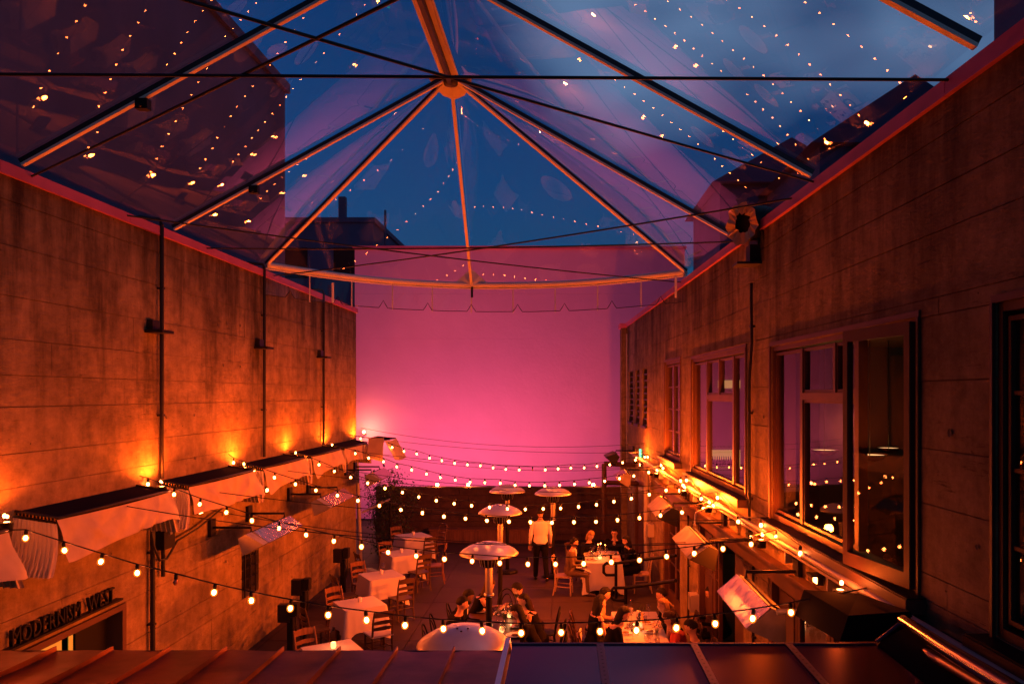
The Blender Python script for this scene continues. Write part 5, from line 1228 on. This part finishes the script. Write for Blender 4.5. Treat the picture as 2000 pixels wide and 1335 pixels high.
def flowers(x, y, z, label, n=14, sp=.13):
    t = thing('flower_vase', label, 'flowers', (x, y, z), 0, 'flower vases on the tables')
    obj('vase', MB().lathe([(0, .003), (.04, .003), (.045, .06), (.03, .12), (.035, .15), (.028, .15), (.024, .12), (.038, .06), (0, .01)], (0, 0, 0), 14), M['glass'], t, world=False)
    rr3 = random.Random(int(x * 100))
    st = MB(); lf = MB(); bm_ = MB().ell((0, 0, 0), (.022, .022, .016), 7, 5).mesh('bloom', M['petal'])
    for k in range(n):
        a = rr3.uniform(0, 6.28); rr_ = rr3.uniform(.02, sp); z_ = rr3.uniform(.17, .3); p_ = (rr_ * math.cos(a), rr_ * math.sin(a), z_)
        st.tube([(0, 0, .05), (p_[0] * .4, p_[1] * .4, z_ * .7), p_], .003, 4)
        if k % 2: obj('bloom', bm_, None, t).location = p_
        else: lf.add([Vector(p_), Vector(p_) + Vector((.03, .01, .02)), Vector(p_) + Vector((.05, .0, .05)), Vector(p_) + Vector((.01, -.01, .03))], [(0, 1, 2, 3)])
    obj('stems', st, M['leaf'], t, world=False); obj('leaves', lf, M['leaf'], t, world=False)
flowers(-1.0, 13.25, Z1, 'loose pale flowers in a glass vase on the dark table', 22, .17)
person('man in a black jacket with his back to us at the dark table', -1.98, 12.75, Rt + .25, top='suit', lean=.16, headturn=-.15, headnod=.3, shirtfront=None)
person('bearded man in a black suit beside the man with his back to us', -1.92, 13.3, Rt, top='suit', skin='skind', beard=True, lean=.14, headnod=.45, shirtfront='shirt')
person('long haired woman in a sleeveless black top reaching over her plate', -1.72, 13.98, Rt + .15, top='suit', hair='hairb', hstyle='long', fem=True, sleeves='none', lean=.2, headnod=.55, headturn=.1, armR=((.26, .38, .72), (.12, .62, .86)), armL=((-.24, .3, .72), (-.1, .52, .8)))
person('bearded man in a dark jacket at the right of the dark table', -.48, 13.75, Lf - .05, top='suitbr', beard=True, lean=.18, headnod=.5, shirtfront='shirt')
person('woman in black half hidden behind the long haired woman', -.38, 13.0, Lf, top='suit', hair='hairk', hstyle='bob', fem=True, lean=.15, headnod=.2, headturn=.4, sleeves='none')
person('long black haired woman in black bending over the table near the roof edge', -.36, 12.35, Lf, top='suit', hair='hairk', hstyle='long', fem=True, lean=.2, headnod=.6)
chair('bent', -1.1, 14.75, deg(180), 'empty black bentwood chair at the far end of the dark table', 'chairs around the dark table')
for x, y, f, lab in ((-2.06, 12.7, Rt, 'man with his back to us'), (-2.04, 13.3, Rt, 'bearded man in the suit'), (-1.85, 13.98, Rt, 'leaning woman'), (-.32, 13.75, Lf, 'bearded man in the jacket'), (-.22, 13.0, Lf, 'half hidden woman'), (-.20, 12.35, Lf, 'long black haired woman')):
    chair('bent', x, y, f, 'black bentwood chair under the ' + lab, 'chairs around the dark table')
# --- table two
table('white clothed table of four by the handrail, under the cloth', .95, 18.65, .84, 1.4, 0, None)
cloth('white cloth hanging to the floor on the table of four by the handrail', .95, 18.65, .86, 1.42, 0, drop=.62, corner=.72, group='white cloths of the dinner parties')
rg_ = random.Random(8)
for k in range(14): wine_glass(.95 + rg_.uniform(-.3, .3), 18.65 + rg_.uniform(-.55, .55), .767, 'stemmed glass on the table of four', k % 3 == 0, 'glasses on the table of four')
tumbler(.88, 18.4, .767, 'glowing candle glass in the middle of the table of four', True)
for k, (x, y) in enumerate(((.85, 18.75), (1.02, 18.72), (.92, 18.9))):
    t = thing('candlestick', 'slim candle burning on the table of four, %s of three' % ['left', 'right', 'rear'][k], 'candle', (x, y, .767), 0, 'slim candles'); obj('stick', MB().lathe([(.03, 0), (.008, .02), (.008, .22), (.012, .24)], (0, 0, 0), 8), M['brass'], t, world=False); obj('flame', MB().ell((0, 0, .27), (.009, .009, .022), 6, 5), M['flood'], t, world=False)
for k, (x, y) in enumerate(((.7, 18.3), (1.2, 18.3), (.68, 18.9), (1.22, 19.0))):
    t = thing('plate', 'white plate on the table of four, %s' % ['near left', 'near right', 'far left', 'far right'][k], 'plate', (x, y, .767), 0, 'plates on the table of four'); obj('dish', MB().lathe([(0, .004), (.09, .004), (.13, .018), (.09, .010), (0, .010)], (0, 0, 0), 16), M['china'], t, world=False); obj('food', MB().ell((0, 0, .016), (.06, .05, .015), 8, 5), M['food'], t, world=False)
person('man in a tan tweed suit on the pale chair, napkin on his lap', .16, 18.1, Rt - .15, top='tweed', legs='tweed', lean=.03, headnod=.1, shirtfront='shirt')
t = tag(obj('napkin', MB().grid(lambda u, v: Vector((.30 + .34 * u, 17.88 + .3 * v, .66 - .10 * u * u + .02 * math.sin(v * 6))), 6, 6), M['linen'], None, (.4, 18, .6)), 'white napkin spread over the knee of the tweed suited man', 'napkin')
person('blond short haired woman in black bowing over her plate', .42, 19.35, deg(-140), top='suit', hair='hairy', hstyle='bob', fem=True, lean=.22, headnod=.7)
person('man with glasses in a dark suit facing the viewer', 1.32, 19.45, deg(165), top='suit', lean=.04, headnod=.1, glasses=True, shirtfront='tanshirt')
person('dark haired woman in a black dress raising a hand to her mouth', 1.72, 18.35, Lf + .1, top='suit', fem=True, hstyle='bob', lean=.1, headnod=.25, skirt=True, armL=((-.2, .26, .78), (-.08, .26, 1.08)), shirtfront=None)
chair('pale', .02, 18.1, Rt - .15, 'pale wooden chair under the man in tweed', 'chairs around the table of four'); chair('pale', 1.86, 18.3, Lf, 'pale wooden chair under the woman in the black dress', 'chairs around the table of four')
chair('dark', .35, 19.6, deg(-140), 'dark chair under the blond woman bowing over her plate', 'chairs around the table of four'); chair('dark', 1.36, 19.65, deg(165), 'dark chair under the man with glasses', 'chairs around the table of four')
# --- table three
table('long white clothed table at the lower right, under the cloth', 1.28, 12.75, .78, 2.35, 0, None)
cloth('white cloth on the long dinner table at the lower right', 1.28, 12.75, .80, 2.37, 0, drop=.3, corner=.4, group='white cloths of the dinner parties')
for k, (px, py) in enumerate(((1222, 1212), (1232, 1200), (1254, 1230))):
    d = (H - .77) * F / (py - HY); p = P(px, py, d)
    t = thing('bottle', '%s on the long white table' % ['dark labelled bottle', 'tall clear water bottle', 'short amber bottle'][k], 'bottle', (p.x, p.y, .767)); obj('glass', MB().lathe([(0, 0), (.036, 0), (.038, .17), (.015, .23), (.014, .29), (0, .29)], (0, 0, 0), 12), M[['bottle', 'glass', 'beer'][k]], t, world=False); obj('label', MB().lathe([(.0385, .05), (.0395, .13)], (0, 0, 0), 12), M['linen'], t, world=False)
flowers(1.3, 13.1, .767, 'small flowers in a vase at the far part of the long white table', 10, .1); flowers(1.5, 12.35, .767, 'dark leafy posy in a glass on the near part of the long white table', 12, .1)
rg_ = random.Random(12)
for k in range(18): wine_glass(1.28 + rg_.uniform(-.22, .24), 12.75 + rg_.uniform(-1.0, 1.0), .767, 'stemmed glass on the long white table', k % 4 == 0, 'glasses on the long white table')
for k, (px, py) in enumerate(((1210, 1207), (1265, 1215), (1225, 1227), (1270, 1233), (1222, 1235))):
    d = (H - .77) * F / (py - HY); p = P(px, py, d)
    t = thing('plate', 'plate on the long white table, %s' % ['far left', 'far right', 'middle left', 'near right', 'near left'][k], 'plate', (p.x, p.y, .767), 0, 'plates on the long white table'); obj('dish', MB().lathe([(0, .004), (.09, .004), (.13, .018), (.09, .010), (0, .010)], (0, 0, 0), 16), M['china'], t, world=False); obj('food', MB().ell((0, 0, .016), (.06, .05, .015), 8, 5), M['food'], t, world=False)
p = P(1229, 1243, 12.46); tag(obj('menu_folder', MB().box((0, 0, 0), (.16, .10, .012)), M['black'], None, (p.x, p.y, .78)), 'small black bill folder on the near left of the long white table', 'bill folder')
tumbler(1.22, 12.72, .767, 'glowing candle glass in the middle of the long white table', True)
person('dark haired man in a tan shirt at the far left of the long white table', .52, 13.45, Rt - .1, top='tanshirt', lean=.10, headnod=.25)
person('woman with dark curly hair and bare shoulders', .50, 12.85, Rt + .35, top='suit', hstyle='curly', fem=True, sleeves='none', lean=.05, headnod=.1)
person('woman with a dark bob looking down at the left of the long white table', .66, 12.2, Rt + .1, top='suit', hstyle='bob', fem=True, lean=.15, headnod=.5, sleeves='short')
person('dark haired man in a dark jacket at the far right of the long white table', 1.95, 13.4, Lf + .1, top='suit', lean=.12, headnod=.2)
person('blond woman with a ponytail and sleeveless black dress', 1.86, 12.7, Lf + .05, top='suit', hair='hairy', hstyle='pony', fem=True, sleeves='none', lean=.1, headnod=.15)
person('brown haired woman in a red top near the roof edge', 1.95, 11.95, Lf, top='red', hair='hairb', hstyle='bob', fem=True, lean=.15, headnod=.5)
person('dark haired man in the lower right corner of the long table', 2.12, 11.45, Lf - .3, top='suit', lean=.1, headnod=.4)
for x, y, f, lab in ((.40, 13.45, Rt, 'man in the tan shirt'), (.36, 12.85, Rt, 'curly haired woman'), (.5, 12.2, Rt, 'woman with the bob'), (2.08, 13.4, Lf, 'man in the dark jacket'), (2.0, 12.7, Lf, 'blond woman with the ponytail'), (2.1, 11.95, Lf, 'woman in red')):
    chair('dark', x, y, f, 'dark chair under the ' + lab, 'chairs around the long white table')
t = tag(obj('shawl', MB().grid(lambda u, v: Vector((.28 + .02 * math.sin(u * 8), 12.4 + .3 * u, .85 - .5 * v + .02 * math.sin(u * 10))), 8, 8), M['linen'], None, (.3, 12.5, .8)), 'pale shawl hanging over the back of a chair by the long white table', 'shawl')
# people inside the hall (seen through the big window)
for k, (px, py, d, hc, hs) in enumerate(((1735, 1082, 16.4, 'hairy', 'long'), (1756, 1097, 15.9, 'hairy', 'bob'), (1777, 1106, 15.7, 'hairy', 'bob'), (1412, 1110, 13.5, 'hairk', 'short'))):
    x = (px - CX) * d / F
    person(['blond long haired woman seated inside the hall', 'fair haired guest with a bob inside the hall', 'fair haired guest at the right inside the hall', 'dark haired guest seen through the open doorway'][k], x, d, deg((150, 120, 200, 90)[k]), top='suit', hair=hc, hstyle=hs, fem=k < 3, lean=.1)
# ================================================================== PLANTS
def vine(label, cx, cy, zb, wd, ht, n, seed):
    t = thing('vine', label, 'plant', (cx, cy, zb)); rr4 = random.Random(seed)
    st = MB()
    tips = []
    for k in range(14):
        x0 = rr4.uniform(-wd / 2, wd / 2) * .7; pts = [Vector((cx + x0, cy, zb))]
        for q in range(5): pts.append(pts[-1] + Vector((rr4.uniform(-.12, .16), rr4.uniform(-.15, .1), ht / 5 * rr4.uniform(.6, 1.15))))
        st.tube(pts, [.02, .016, .013, .01, .008, .004], 5); tips += [(pts[q], pts[q + 1]) for q in range(1, 5)]
    obj('stems', st, M['bark'], t)
    lf = MB()
    for k in range(n):
        a, b = rr4.choice(tips); c = a.lerp(b, rr4.random()) + Vector((rr4.gauss(0, .13), rr4.gauss(0, .12), rr4.gauss(0, .10)))
        d1 = Vector((rr4.gauss(0, 1), rr4.gauss(0, 1), rr4.gauss(0, .7))).normalized(); d2 = d1.cross(Vector((rr4.gauss(0, 1), rr4.gauss(0, 1), 1))).normalized(); s = rr4.uniform(.035, .07)
        lf.add([c, c + d1 * s * .5 + d2 * s * .4, c + d1 * s * 1.3, c + d1 * s * .5 - d2 * s * .4], [(0, 1, 2, 3)])
    lo = obj('foliage', lf, M['leaf'], t, kind='stuff')
    return t
vine('dark climbing vine at the far end of the left wall under the pink wall', -5.15, 22.8, .5, 1.1, 1.9, 2600, 4)
vine('low dark shrub at the foot of the vine', -5.0, 22.6, 0, 1.3, .8, 900, 6)
t = thing('vine_tendril', 'single leafy tendril reaching out before the pink wall', 'plant', P(708, 960, 22))
tw = [P(712, 950, 22), P(722, 935, 22), P(735, 922, 22), P(755, 918, 22), P(768, 914, 22)]
obj('stem', MB().tube(tw, .008, 5), M['bark'], t)
for k, (px, py, a) in enumerate(((752, 912, 2.2), (762, 920, -.4), (772, 912, .7), (728, 924, 1.2), (742, 918, -1.0), (718, 930, 2.6), (756, 920, 3.4))):
    c = P(px, py, 22); d1 = Vector((math.cos(a), .2, math.sin(a))); d2 = Vector((-math.sin(a), .3, math.cos(a)))
    obj('leaf', MB().add([c, c + d1 * .06 + d2 * .035, c + d1 * .13, c + d1 * .06 - d2 * .035], [(0, 1, 2, 3)]), M['leaf'], t)
